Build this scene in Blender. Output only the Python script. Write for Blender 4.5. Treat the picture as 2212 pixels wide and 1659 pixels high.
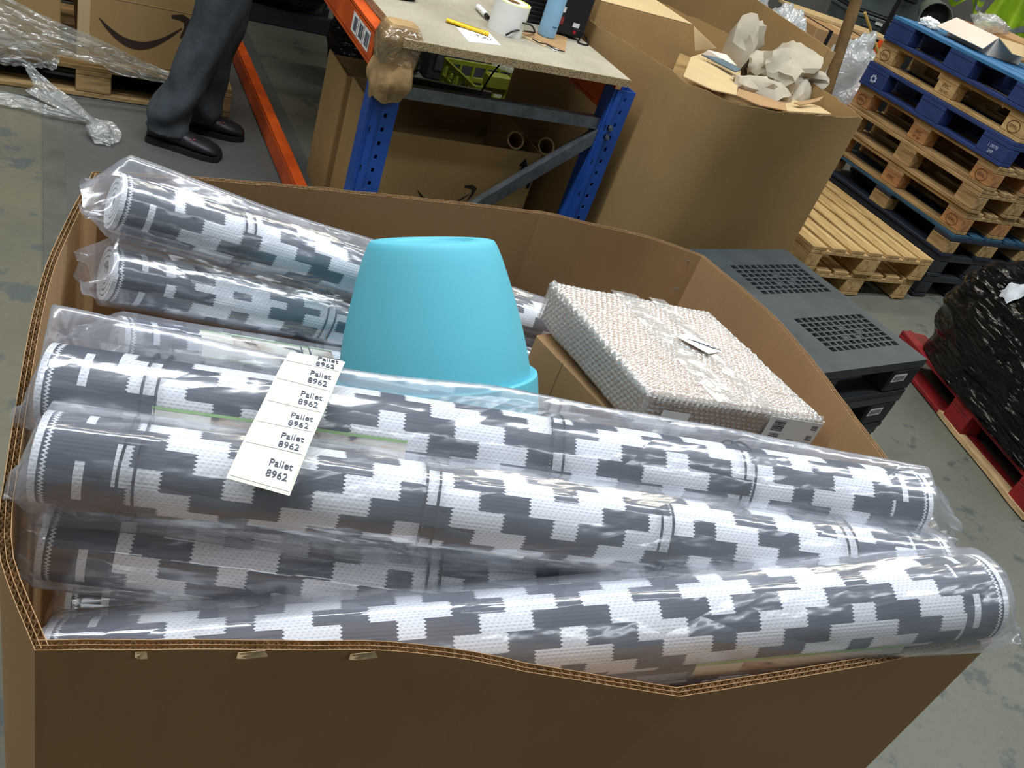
import bpy, bmesh, math, random
from mathutils import Vector, Matrix, noise

for o in list(bpy.data.objects):
    bpy.data.objects.remove(o)
RND = random.Random(7)
sc = bpy.context.scene
col = sc.collection
PI = math.pi

# ------------------------------------------------------------------ camera
cd = bpy.data.cameras.new('camera')
cd.sensor_width = 36.0
cd.lens = 1862 / 2212 * 36
cd.clip_start = 0.02
cam = bpy.data.objects.new('camera', cd)
col.objects.link(cam)
rt = Vector((0.87604, -0.37318, 0.30543))
up = Vector((-0.00202, 0.63052, 0.77617))
bk = Vector((-0.48223, -0.68057, 0.55161))
cam.matrix_world = Matrix(((rt.x, up.x, bk.x, 0), (rt.y, up.y, bk.y, 0), (rt.z, up.z, bk.z, 1.75), (0, 0, 0, 1)))
sc.camera = cam

# ------------------------------------------------------------------ world, lamps, exposure
w = bpy.data.worlds.new('World')
sc.world = w
w.use_nodes = True
w.node_tree.nodes['Background'].inputs[0].default_value = (0.85, 0.93, 1.0, 1)
w.node_tree.nodes['Background'].inputs[1].default_value = 0.05
sc.view_settings.view_transform = 'Standard'
sc.view_settings.look = 'None'
sc.view_settings.gamma = 1
sc.view_settings.use_curve_mapping = False
sc.view_settings.exposure = 0.12

COOL = (0.86, 0.93, 1.0)
WARM = (1.0, 0.93, 0.76)
LAMPS = [  # x, y, z, length, power, colour : rows of batten lamps under the warehouse roof, the last an added fill
    (0.8, 1.8, 5.2, 5.0, 265, COOL),
    (5.8, 0.7, 5.2, 4.4, 150, COOL),
    (0.5, 5.2, 5.2, 4.0, 72, WARM),
    (4.9, 5.6, 5.2, 4.0, 92, WARM),
    (9.2, 4.6, 5.2, 3.6, 110, WARM),
    (-3.6, 1.2, 5.2, 3.0, 110, COOL),
    (1.6, -2.6, 5.2, 5.0, 45, COOL),  # added fill lamp behind the camera, brightens the faces turned towards it
]
for i, (x, y, z, ln, pw, c) in enumerate(LAMPS):
    ld = bpy.data.lights.new('lamp_light', 'AREA')
    ld.shape = 'RECTANGLE'
    ld.size = ln
    ld.size_y = 0.28
    ld.energy = pw
    ld.color = c
    lo = bpy.data.objects.new('lamp_light', ld)
    lo.location = (x, y, z - 0.06)
    col.objects.link(lo)

# ------------------------------------------------------------------ helpers
def lin(r, g, b):
    f = lambda v: (v / 255 / 12.92) if v <= 10 else ((v / 255 + 0.055) / 1.055) ** 2.4
    return (f(r), f(g), f(b), 1)

def V(*a):
    return Vector(a[0] if len(a) == 1 else a)

class NT:
    """thin wrapper that keeps node code short"""
    def __init__(s, name):
        s.m = bpy.data.materials.new(name)
        s.m.use_nodes = True
        s.t = s.m.node_tree
        s.t.nodes.clear()
        s.out = s.t.nodes.new('ShaderNodeOutputMaterial')
    def n(s, typ, ins=None, **kw):
        nd = s.t.nodes.new('ShaderNode' + typ)
        for k, v in kw.items():
            setattr(nd, k, v)
        for k, v in (ins or {}).items():
            s.put(nd.inputs[k], v)
        return nd
    def put(s, sock, v):
        if hasattr(v, 'is_linked'):
            s.t.links.new(v, sock)
        else:
            sock.default_value = v
    def ma(s, op, a, b=0.0, c=0.0):
        nd = s.t.nodes.new('ShaderNodeMath')
        nd.operation = op
        for i, v in enumerate((a, b, c)):
            s.put(nd.inputs[i], v)
        return nd.outputs[0]
    def mix(s, f, a, b):
        nd = s.t.nodes.new('ShaderNodeMix')
        nd.data_type = 'RGBA'
        s.put(nd.inputs[0], f); s.put(nd.inputs[6], a); s.put(nd.inputs[7], b)
        return nd.outputs[2]
    def ramp(s, v, lo, hi):
        nd = s.n('MapRange', {0: v, 1: lo, 2: hi, 3: 0.0, 4: 1.0})
        return nd.outputs[0]
    def coord(s, which='Object', scale=(1, 1, 1)):
        tc = s.n('TexCoord')
        mp = s.n('Mapping', {0: tc.outputs[which], 3: scale})
        return mp.outputs[0]
    def noise(s, vec, scale, detail=3.0, rough=0.55):
        return s.n('TexNoise', {'Vector': vec, 'Scale': scale, 'Detail': detail, 'Roughness': rough}).outputs[0]
    def bump(s, h, strength=0.3, dist=0.01):
        return s.n('Bump', {'Height': h, 'Strength': strength, 'Distance': dist}).outputs[0]
    def end(s, shader):
        s.t.links.new(shader, s.out.inputs[0])
        return s.m

MATS = {}
def mat(name, rgb, rough=0.6, metal=0.0, var=0.12, scale=6.0, stretch=(1, 1, 1), bump=0.0, bscale=80.0, spec=0.4, alt=None):
    t = NT(name)
    vec = t.coord('Object', stretch)
    base = lin(*rgb)
    dark = lin(*(alt if alt else [c * (1 - var * 1.6) for c in rgb]))
    colr = t.mix(t.ramp(t.noise(vec, scale, 4.0), 0.35, 0.7), base, dark)
    ins = {'Base Color': colr, 'Roughness': rough, 'Metallic': metal, 'Specular IOR Level': spec}
    if bump:
        ins['Normal'] = t.bump(t.noise(vec, bscale, 3.0), bump, 0.004)
    MATS[name] = t.end(t.n('BsdfPrincipled', ins).outputs[0])
    return MATS[name]

def film(name, tint=(235, 240, 250), milk=0.12, gloss=0.16, rough=0.09, bscale=14.0, stretch=(1, 1, 1), bstr=0.5):
    """clear polythene: see-through, a little milky, with crinkled sharp reflections"""
    t = NT(name)
    vec = t.coord('Object', stretch)
    n1 = t.noise(vec, bscale, 4.0, 0.6)
    vor = t.n('TexVoronoi', {'Vector': vec, 'Scale': bscale * 1.3}, feature='DISTANCE_TO_EDGE').outputs[0]
    h = t.ma('ADD', n1, t.ma('MULTIPLY', t.ramp(vor, 0.0, 0.18), 0.25))
    nor = t.bump(h, bstr, 0.012)
    milkc = t.n('BsdfDiffuse', {'Color': lin(*tint), 'Normal': nor}).outputs[0]
    trl = t.n('BsdfTranslucent', {'Color': lin(*tint)}).outputs[0]
    milky = t.n('MixShader', {0: 0.35, 1: milkc, 2: trl}).outputs[0]
    tr = t.n('BsdfTransparent', {'Color': (0.985, 0.985, 0.99, 1)}).outputs[0]
    lw = t.n('LayerWeight', {0: 0.35, 'Normal': nor}).outputs['Facing']
    mf = t.ma('ADD', milk, t.ma('MULTIPLY', t.ma('POWER', lw, 3.0), 0.35))
    body = t.n('MixShader', {0: mf, 1: tr, 2: milky}).outputs[0]
    gl = t.n('BsdfGlossy', {'Color': (1, 1, 1, 1), 'Roughness': rough, 'Normal': nor}).outputs[0]
    gf = t.ma('ADD', gloss * 0.35, t.ma('MULTIPLY', t.ma('POWER', lw, 2.0), gloss * 2.0))
    return t.end(t.n('MixShader', {0: gf, 1: body, 2: gl}).outputs[0])

class G:
    """collects geometry, then links it as ONE mesh object"""
    def __init__(s):
        s.v = []; s.f = []; s.mi = []; s.uv = None
    def add(s, vs, fs, mi=0):
        b = len(s.v)
        s.v += [tuple(p) for p in vs]
        s.f += [tuple(b + i for i in f) for f in fs]
        s.mi += [mi] * len(fs)
        return s
    def box(s, c, d, rot=None, mi=0):
        hx, hy, hz = d[0] / 2, d[1] / 2, d[2] / 2
        vs = [V(x, y, z) for x in (-hx, hx) for y in (-hy, hy) for z in (-hz, hz)]
        if rot is not None:
            vs = [rot @ p for p in vs]
        vs = [p + V(c) for p in vs]
        return s.add(vs, [(0, 1, 3, 2), (4, 6, 7, 5), (0, 4, 5, 1), (2, 3, 7, 6), (0, 2, 6, 4), (1, 5, 7, 3)], mi)
    def hexa(s, a, b, mi=0):
        """two quads (bottom a, top b), same winding"""
        return s.add(list(a) + list(b), [(3, 2, 1, 0), (4, 5, 6, 7), (0, 1, 5, 4), (1, 2, 6, 5), (2, 3, 7, 6), (3, 0, 4, 7)], mi)
    def slab(s, quad, th, mi=0):
        """thick sheet from a polygon of points"""
        q = [V(p) for p in quad]
        n = (q[1] - q[0]).cross(q[-1] - q[0]).normalized() * (th / 2)
        k = len(q)
        vs = [p - n for p in q] + [p + n for p in q]
        fs = [tuple(range(k))[::-1], tuple(range(k, 2 * k))] + [(i, (i + 1) % k, k + (i + 1) % k, k + i) for i in range(k)]
        return s.add(vs, fs, mi)
    def tube(s, pts, r, n=8, mi=0, cap=True, closed=False):
        pts = [V(p) for p in pts]
        k = len(pts)
        rs = r if isinstance(r, (list, tuple)) else [r] * k
        b = len(s.v)
        ref = None
        for i, p in enumerate(pts):
            if closed:
                d = pts[(i + 1) % k] - pts[i - 1]
            else:
                d = pts[min(i + 1, k - 1)] - pts[max(i - 1, 0)]
            d.normalize()
            if ref is None:
                ref = V(0, 0, 1) if abs(d.z) < 0.9 else V(1, 0, 0)
            a = d.cross(ref).normalized()
            c = a.cross(d)
            ref = c
            for j in range(n):
                t = 2 * PI * j / n
                s.v.append(tuple(p + a * math.cos(t) * rs[i] + c * math.sin(t) * rs[i]))
        m = k if closed else k - 1
        for i in range(m):
            for j in range(n):
                i2 = (i + 1) % k
                s.f.append((b + i * n + j, b + i * n + (j + 1) % n, b + i2 * n + (j + 1) % n, b + i2 * n + j)); s.mi.append(mi)
        if cap and not closed:
            s.f.append(tuple(b + j for j in range(n))[::-1]); s.mi.append(mi)
            s.f.append(tuple(b + (k - 1) * n + j for j in range(n))); s.mi.append(mi)
        return s
    def lathe(s, prof, n=32, mi=0, mt=None):
        b = len(s.v)
        mt = mt or Matrix()
        for (r, z) in prof:
            for j in range(n):
                t = 2 * PI * j / n
                s.v.append(tuple(mt @ V(r * math.cos(t), r * math.sin(t), z)))
        for i in range(len(prof) - 1):
            for j in range(n):
                s.f.append((b + i * n + j, b + i * n + (j + 1) % n, b + (i + 1) * n + (j + 1) % n, b + (i + 1) * n + j)); s.mi.append(mi)
        return s
    def grid(s, fn, nu, nv, mi=0, closev=False):
        b = len(s.v)
        for i in range(nu + 1):
            for j in range(nv + (0 if closev else 1)):
                s.v.append(tuple(fn(i / nu, j / nv)))
        w_ = nv if closev else nv + 1
        for i in range(nu):
            for j in range(nv):
                s.f.append((b + i * w_ + j, b + i * w_ + (j + 1) % w_, b + (i + 1) * w_ + (j + 1) % w_, b + (i + 1) * w_ + j)); s.mi.append(mi)
        return s
    def mesh(s, name, mats, smooth=False, bevel=0.0, inv=None):
        me = bpy.data.meshes.new(name)
        vs = [tuple(inv @ V(p)) for p in s.v] if inv is not None else s.v
        me.from_pydata(vs, [], s.f)
        for m in (mats if isinstance(mats, (list, tuple)) else [mats]):
            me.materials.append(m)
        me.polygons.foreach_set('material_index', s.mi)
        bm = bmesh.new(); bm.from_mesh(me)
        if bevel:
            bmesh.ops.remove_doubles(bm, verts=bm.verts, dist=1e-6)
            bmesh.ops.bevel(bm, geom=list(bm.edges), offset=bevel, segments=1, affect='EDGES', clamp_overlap=True)
        bmesh.ops.recalc_face_normals(bm, faces=bm.faces)
        bm.to_mesh(me); bm.free()
        if smooth:
            me.polygons.foreach_set('use_smooth', [True] * len(me.polygons))
            if smooth != 'all':
                me.set_sharp_from_angle(angle=math.radians(smooth if smooth is not True else 40))
        me.update()
        return me
    def obj(s, name, mats, parent=None, smooth=False, bevel=0.0, world=True):
        """world=True: the geometry was given in world space"""
        inv = wmat(parent).inverted() if (parent is not None and world) else None
        return link(name, s.mesh(name, mats, smooth, bevel, inv), parent)

def wmat(o):
    m = o.matrix_basis.copy()
    while o.parent:
        o = o.parent
        m = o.matrix_basis @ m
    return m

def link(name, me, parent=None, loc=None, rz=None):
    o = bpy.data.objects.new(name, me)
    col.objects.link(o)
    if parent is not None:
        o.parent = parent
    if loc is not None:
        o.location = loc
    if rz is not None:
        o.rotation_euler = (0, 0, rz)
    return o

def tag(o, label, cat, group=None, kind=None):
    if label: o['label'] = label
    if cat: o['category'] = cat
    if group: o['group'] = group
    if kind: o['kind'] = kind
    return o

def thing(name, label, cat, loc=(0, 0, 0), rz=0.0, group=None):
    o = bpy.data.objects.new(name, None)
    o.empty_display_size = 0.1
    col.objects.link(o)
    o.location = loc
    o.rotation_euler = (0, 0, rz)
    return tag(o, label, cat, group)

def structure(o):
    o['kind'] = 'structure'
    return o

BOXES = {}
def bx(name, d, material, parent, loc, bevel=0.002, rz=None):
    """a box part, sharing mesh data between alike pieces"""
    key = (tuple(round(x, 4) for x in d), material.name, bevel)
    if key not in BOXES:
        BOXES[key] = G().box((0, 0, 0), d).mesh(name, material, bevel=bevel)
    return link(name, BOXES[key], parent, loc, rz)

TEXTS = {}
def text(s, size, material, parent, mtx, name='lettering', align='CENTER', ext=0.0004):
    """flat lettering as a real mesh; mtx maps the text plane into the parent's space"""
    key = (s, size, material.name, align)
    if key not in TEXTS:
        cu = bpy.data.curves.new(name, 'FONT')
        cu.body = s; cu.size = size; cu.align_x = align; cu.align_y = 'CENTER'; cu.extrude = ext
        cu.resolution_u = 3
        tmp = bpy.data.objects.new('tmp', cu)
        col.objects.link(tmp)
        me = bpy.data.meshes.new_from_object(tmp.evaluated_get(bpy.context.evaluated_depsgraph_get()))
        bpy.data.objects.remove(tmp)
        me.name = name
        me.materials.clear(); me.materials.append(material)
        TEXTS[key] = me
    o = link(name, TEXTS[key], parent)
    o.matrix_basis = mtx
    return o

def frame(o, x, y):
    """matrix with origin o, first axis x, second axis near y"""
    x = V(x).normalized()
    z = x.cross(V(y)).normalized()
    y = z.cross(x)
    return Matrix(((x.x, y.x, z.x, o[0]), (x.y, y.y, z.y, o[1]), (x.z, y.z, z.z, o[2]), (0, 0, 0, 1)))

def lerp(a, b, t):
    return V(a) * (1 - t) + V(b) * t

def nz(p, s=1.0, seed=0.0):
    return noise.noise(V(p) * s + V(seed * 3.17, seed * 7.31, seed * 1.93))

def blob(name, c, rad, m, parent=None, seed=1, amp=0.3, freq=3.0, sub=4, smooth=True, flat=0.0, rot=0.0, ridge=True):
    """crumpled, folded lump (bags, paper, film)"""
    bm = bmesh.new()
    bmesh.ops.create_icosphere(bm, subdivisions=sub, radius=1)
    cz, sz = math.cos(rot), math.sin(rot)
    for v in bm.verts:
        p = v.co.copy()
        k = 1.0 + amp * nz(p, freq * 0.5, seed)
        if ridge:
            k += amp * 0.7 * (0.5 - abs(nz(p, freq, seed + 5)) * 2) + amp * 0.35 * (0.5 - abs(nz(p, freq * 2.3, seed + 9)) * 2)
        p *= k
        p = V(p.x * rad[0], p.y * rad[1], p.z * rad[2])
        if flat and p.z < -flat * rad[2]:
            p.z = -flat * rad[2]
        v.co = V(c) + V(p.x * cz - p.y * sz, p.x * sz + p.y * cz, p.z)
    me = bpy.data.meshes.new(name)
    if parent is not None:
        bm.transform(wmat(parent).inverted())
    bm.to_mesh(me); bm.free()
    me.materials.append(m)
    if smooth:
        me.polygons.foreach_set('use_smooth', [True] * len(me.polygons))
        if smooth is not True:
            me.set_sharp_from_angle(angle=math.radians(smooth))
    return link(name, me, parent)

# ------------------------------------------------------------------ materials
def cardboard(name, rgb, var=0.10):
    t = NT(name)
    vec = t.coord('Object')
    stretched = t.coord('Object', (1, 1, 0.06))
    c = t.mix(t.ramp(t.noise(vec, 2.2, 4.0), 0.3, 0.72), lin(*rgb), lin(*[q * (1 - var) for q in rgb]))
    c = t.mix(t.ma('MULTIPLY', t.ramp(t.noise(stretched, 90.0, 2.0), 0.45, 0.7), 0.10), c, lin(*[q * 0.72 for q in rgb]))
    c = t.mix(t.ma('MULTIPLY', t.ramp(t.noise(vec, 300.0, 2.0), 0.4, 0.8), 0.12), c, lin(*[q * 0.7 for q in rgb]))
    nor = t.bump(t.noise(stretched, 70.0, 2.0), 0.12, 0.004)
    return t.end(t.n('BsdfPrincipled', {'Base Color': c, 'Roughness': 0.72, 'Specular IOR Level': 0.25, 'Normal': nor}).outputs[0])

CARD = cardboard('kraft_board', (176, 138, 96))
CARD2 = cardboard('kraft_board_golden', (170, 138, 90))
CARDL = cardboard('kraft_board_light', (205, 178, 132))
CARDE = mat('board_edge', (206, 176, 132), 0.9, var=0.2, scale=60)
FLUTE = mat('board_flute', (176, 142, 98), 0.9, var=0.1)
KRAFT = mat('kraft_paper', (176, 164, 144), 0.8, var=0.08, bump=0.2, bscale=30)
PAPER = mat('white_paper', (236, 236, 230), 0.6, var=0.03)
INK = mat('black_ink', (22, 20, 22), 0.6, var=0.0)
GREYINK = mat('grey_ink', (84, 86, 94), 0.6, var=0.0)
BROWNINK = mat('brown_stamp', (96, 62, 34), 0.8, var=0.1)
SMILEINK = mat('dark_print', (50, 36, 28), 0.7, var=0.0)
WHITEINK = mat('white_stencil', (205, 215, 235), 0.8, var=0.3, scale=40)
WOOD = mat('pale_wood', (198, 166, 112), 0.75, var=0.16, scale=5, stretch=(1.2, 10, 10), bump=0.25, bscale=14, alt=(152, 116, 66))
WOODO = mat('weathered_wood', (172, 140, 92), 0.8, var=0.2, scale=4, stretch=(1.2, 8, 8), bump=0.3, bscale=12, alt=(118, 92, 56))
WOODR = mat('reddish_wood', (176, 124, 74), 0.8, var=0.2, scale=4, stretch=(1.2, 8, 8), bump=0.3, bscale=12, alt=(132, 88, 50))
BLUEP = mat('blue_painted_wood', (36, 58, 112), 0.7, var=0.2, scale=6, stretch=(1, 8, 8), bump=0.2, bscale=12, alt=(28, 44, 86))
BLUET = mat('light_blue_painted_board', (62, 122, 168), 0.65, var=0.2, scale=5, stretch=(1, 10, 10), bump=0.3, bscale=12, alt=(48, 98, 142))
REDP = mat('red_painted_wood', (146, 24, 28), 0.65, var=0.25, scale=6, stretch=(1, 8, 8), alt=(98, 22, 24))
SPLIT = mat('split_wood', (214, 178, 128), 0.85, var=0.15, scale=10, stretch=(1, 8, 8), bump=0.4, bscale=20)
BLKP = mat('black_plastic', (62, 68, 70), 0.5, var=0.15, scale=9, bump=0.08, bscale=120, alt=(50, 56, 58))
BLKP2 = mat('dark_plastic', (44, 47, 52), 0.55, var=0.15, scale=9)
BLK = mat('matt_black', (24, 24, 27), 0.55, var=0.1)
RUBBER = mat('cable_black', (20, 20, 22), 0.45, var=0.0)
STEEL = mat('galvanised_steel', (150, 158, 162), 0.32, 0.85, var=0.14, scale=18)
BLUES = mat('blue_enamel', (34, 80, 164), 0.42, var=0.08, scale=10, spec=0.5)
ORANGE = mat('orange_enamel', (222, 92, 26), 0.42, var=0.12, scale=9, alt=(186, 70, 22), spec=0.5)
TEAL = mat('teal_clay', (96, 184, 200), 0.62, var=0.03, scale=3, spec=0.35)
STRING = mat('band_black', (36, 38, 46), 0.7, var=0.0)
YELLOW = mat('yellow_plastic', (236, 190, 20), 0.4, var=0.04)
BOTTLE = mat('pale_blue_coating', (140, 184, 214), 0.45, var=0.04)
HIVIS = mat('high_visibility_fabric', (150, 190, 30), 0.75, var=0.15, bump=0.2, bscale=20)
REFLECT = mat('reflective_tape', (150, 156, 160), 0.35, 0.3)
LIME = mat('yellow_green_plastic', (110, 116, 26), 0.5, var=0.1)
ORFAB = mat('orange_plastic', (226, 84, 30), 0.6, var=0.1)
TOTE = mat('grey_green_plastic', (92, 104, 102), 0.5, var=0.1)
BIN = mat('grey_bin_plastic', (112, 124, 116), 0.45, var=0.1)
PINKC = mat('pale_carton', (232, 216, 200), 0.7, var=0.03)
TROUS = mat('dark_grey_cloth', (70, 76, 80), 0.85, var=0.15, scale=14, bump=0.3, bscale=300, alt=(58, 62, 66), spec=0.15)
SHOE = mat('black_leather', (32, 30, 34), 0.45, var=0.1, bump=0.2, bscale=90)
SOLE = mat('shoe_sole', (26, 22, 24), 0.7, var=0.1)
PINK = mat('pink_eyelet', (205, 90, 110), 0.4)
GREEN = mat('green_plastic', (30, 110, 82), 0.45, var=0.1)
WALLM = mat('warehouse_wall', (150, 152, 150), 0.9, var=0.06, scale=2)
CEILM = mat('warehouse_ceiling', (214, 216, 218), 0.95, var=0.05, scale=2)
LAMPB = mat('lamp_housing', (190, 192, 194), 0.5, var=0.03)
SLEEVE = film('sleeve_film', (236, 240, 252), milk=0.17, gloss=0.34, rough=0.19, bscale=10.0, stretch=(0.4, 1, 1), bstr=0.55)
STRETCH = film('stretch_film', (238, 242, 238), milk=0.36, gloss=0.34, rough=0.13, bscale=26.0, stretch=(0.5, 1, 1), bstr=1.0)
BAGF = film('bag_film', (232, 238, 242), milk=0.55, gloss=0.26, rough=0.14, bscale=16.0, bstr=0.8)
BUBF = film('bubble_film', (238, 238, 232), milk=0.30, gloss=0.36, rough=0.18, bscale=30.0, bstr=0.15)
TAPE = film('packing_tape', (222, 222, 216), milk=0.28, gloss=0.22, rough=0.12, bscale=12.0, bstr=0.15)

def mk_blackwrap():
    t = NT('black_stretch_film')
    vec = t.coord('Object', (1, 1, 2.2))
    sv_ = t.coord('Object', (0.5, 2.5, 3.0))
    n1 = t.noise(sv_, 5.0, 4.0, 0.6)
    rd_ = t.ma('ABSOLUTE', t.ma('SUBTRACT', t.noise(sv_, 3.0, 3.0, 0.55), 0.5))
    nor = t.bump(t.ma('SUBTRACT', n1, t.ma('MULTIPLY', t.ramp(rd_, 0.0, 0.10), 0.5)), 0.9, 0.03)
    return t.end(t.n('BsdfPrincipled', {'Base Color': lin(13, 13, 15), 'Roughness': 0.2, 'Specular IOR Level': 0.38, 'Normal': nor}).outputs[0])
BWRAP = mk_blackwrap()

def mk_chip():
    t = NT('chipboard')
    vec = t.coord('Object')
    c = t.mix(t.ramp(t.noise(vec, 4.0, 3.0), 0.35, 0.7), lin(176, 167, 148), lin(152, 144, 126))
    fl = t.n('TexVoronoi', {'Vector': vec, 'Scale': 260.0}).outputs[1]
    sep = t.n('SeparateColor', {0: fl}).outputs[0]
    c = t.mix(t.ma('MULTIPLY', sep, 0.25), c, lin(120, 100, 72))
    st = t.ramp(t.noise(vec, 7.0, 2.0), 0.62, 0.74)
    c = t.mix(t.ma('MULTIPLY', st, 0.45), c, lin(120, 116, 110))
    return t.end(t.n('BsdfPrincipled', {'Base Color': c, 'Roughness': 0.6, 'Specular IOR Level': 0.3}).outputs[0])
CHIP = mk_chip()
def mk_chipedge():
    t = NT('chipboard_edge')
    vec = t.coord('Object', (1, 1, 2.5))
    n1 = t.noise(vec, 150.0, 3.0, 0.7)
    c = t.mix(t.ramp(n1, 0.38, 0.62), lin(104, 84, 56), lin(188, 164, 122))
    return t.end(t.n('BsdfPrincipled', {'Base Color': c, 'Roughness': 0.85, 'Normal': t.bump(n1, 0.5, 0.004)}).outputs[0])
CHIPE = mk_chipedge()

def mk_floor(name, base, alt, stain, sharp):
    t = NT(name)
    vec = t.coord('Object')
    n1 = t.noise(vec, 1.3, 5.0, 0.6)
    n2 = t.noise(vec, 6.0, 6.0, 0.66)
    n3 = t.noise(vec, 40.0, 3.0)
    c = t.mix(t.ramp(n1, 0.4, 0.65), lin(*base), lin(*alt))
    c = t.mix(t.ma('MULTIPLY', t.ramp(n2, sharp, sharp + 0.06), 0.75), c, lin(*stain))
    c = t.mix(t.ma('MULTIPLY', t.ramp(n3, 0.5, 0.75), 0.18), c, lin(*[q * 0.6 for q in base]))
    r = t.ma('ADD', 0.32, t.ma('MULTIPLY', n2, 0.35))
    nor = t.bump(n2, 0.12, 0.01)
    return t.end(t.n('BsdfPrincipled', {'Base Color': c, 'Roughness': r, 'Specular IOR Level': 0.4, 'Normal': nor}).outputs[0])
FLOORM = mk_floor('worn_grey_green_concrete', (106, 106, 94), (96, 97, 86), (66, 73, 70), 0.575)
FLOORL = mk_floor('worn_painted_concrete', (108, 103, 86), (94, 94, 81), (72, 82, 82), 0.545)
FLOORD = mk_floor('smooth_dark_concrete', (90, 90, 86), (84, 84, 80), (76, 76, 73), 0.66)

RUGLEN = 1.13
def mk_rug():
    """stepped diamonds in white on slate, read from the unrolled rug's own coordinates (metres)"""
    t = NT('woven_rug')
    uvn = t.n('UVMap', uv_map='UVMap')
    sp = t.n('SeparateXYZ', {0: uvn.outputs[0]})
    u, v = sp.outputs[0], sp.outputs[1]
    jag = t.ma('MULTIPLY', t.ma('PINGPONG', v, 0.0022), 1.6)
    uu = t.ma('ADD', u, jag)
    i = t.ma('FLOOR', t.ma('DIVIDE', uu, 0.0305))
    j = t.ma('FLOOR', t.ma('DIVIDE', v, 0.0225))
    d = t.ma('ADD', t.ma('PINGPONG', i, 6.0), t.ma('PINGPONG', j, 5.0))
    m = t.ma('LESS_THAN', t.ma('MODULO', t.ma('ADD', d, 0.01), 4.0), 1.9)
    lo = t.ma('GREATER_THAN', u, 0.075)
    hi = t.ma('LESS_THAN', u, RUGLEN - 0.06)
    m = t.ma('MULTIPLY', m, t.ma('MULTIPLY', lo, hi))
    # border stripes and stitched binding near both ends
    e = t.ma('MINIMUM', u, t.ma('SUBTRACT', RUGLEN, u))
    saw = t.ma('ADD', e, t.ma('MULTIPLY', t.ma('PINGPONG', v, 0.0022), 1.6))
    bind = t.ma('MULTIPLY', t.ma('GREATER_THAN', saw, 0.0125), t.ma('LESS_THAN', saw, 0.0155))
    bind2 = t.ma('LESS_THAN', e, 0.007)
    dash = t.ma('MULTIPLY', t.ma('MULTIPLY', t.ma('GREATER_THAN', e, 0.040), t.ma('LESS_THAN', e, 0.049)),
                t.ma('LESS_THAN', t.ma('MODULO', v, 0.09), 0.045))
    m = t.ma('MAXIMUM', m, t.ma('MAXIMUM', bind, t.ma('MAXIMUM', bind2, dash)))
    # weave: slanted rows of small gaps in the white, light flecks in the slate
    a = t.ma('LESS_THAN', t.ma('MODULO', v, 0.0036), 0.0012)
    b = t.ma('LESS_THAN', t.ma('MODULO', t.ma('ADD', u, t.ma('MULTIPLY', t.ma('FLOOR', t.ma('DIVIDE', v, 0.0036)), 0.0022)), 0.0066), 0.0032)
    tick = t.ma('MULTIPLY', a, b)
    vec = t.n('CombineXYZ', {0: t.ma('MULTIPLY', u, 60.0), 1: t.ma('MULTIPLY', v, 260.0)}).outputs[0]
    fl = t.ramp(t.noise(vec, 5.0, 2.0), 0.66, 0.72)
    white = t.mix(t.ma('MULTIPLY', tick, 0.42), lin(244, 245, 247), lin(126, 130, 136))
    dark = t.mix(t.ma('MULTIPLY', fl, 0.35), lin(58, 64, 76), lin(150, 156, 166))
    c = t.mix(m, dark, white)
    row = t.ma('PINGPONG', v, 0.0023)
    nor = t.bump(t.ma('ADD', t.ma('MULTIPLY', row, 160.0), t.ma('MULTIPLY', tick, -0.4)), 0.25, 0.002)
    return t.end(t.n('BsdfPrincipled', {'Base Color': c, 'Roughness': 0.55, 'Specular IOR Level': 0.35, 'Normal': nor}).outputs[0])
RUG = mk_rug()

def mk_card():
    """printed insert: cream card with a blurred brownish photograph"""
    t = NT('printed_insert')
    vec = t.coord('Object', (3, 14, 14))
    n1 = t.noise(vec, 3.0, 3.0)
    c = t.mix(t.ramp(n1, 0.42, 0.62), lin(232, 226, 214), lin(176, 140, 112))
    c = t.mix(t.ramp(t.noise(vec, 6.0, 2.0), 0.60, 0.66), c, lin(70, 64, 62))
    return t.end(t.n('BsdfPrincipled', {'Base Color': c, 'Roughness': 0.5}).outputs[0])
PRINT = mk_card()
GREENL = mat('green_print', (150, 196, 110), 0.5, var=0.0)
CREAM = mat('cream_card', (232, 228, 214), 0.5, var=0.03)

# ------------------------------------------------------------------ the setting
S = 14.0
floor = structure(G().box((4.0, 4.0, -0.05), (22, 22, 0.1)).obj('floor', FLOORM))
# older painted strip to the left of a joint, smooth dark slab to its right
structure(G().box((-3.49, 4.0, 0.001), (7.0, 21.9, 0.006)).obj('trim_1', FLOORL))
structure(G().box((0.055, 4.0, 0.0015), (0.075, 21.9, 0.008)).obj('trim_2', mat('joint_strip', (96, 97, 88), 0.5)))
structure(G().box((0.6125, 5.0, 0.001), (1.04, 12.0, 0.006)).obj('trim_3', FLOORD))
structure(G().box((4.0, 12.1, 3.0), (22, 0.2, 6)).obj('wall_back', WALLM))
structure(G().box((12.1, 4.0, 3.0), (0.2, 16, 6)).obj('wall_right', WALLM))
structure(G().box((-6.1, 4.0, 3.0), (0.2, 16, 6)).obj('wall_left', WALLM))
structure(G().box((4.0, -5.1, 3.0), (22, 0.2, 6)).obj('wall_front', WALLM))
structure(G().box((4.0, 4.0, 6.05), (22, 18, 0.1)).obj('ceiling', CEILM))
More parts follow.
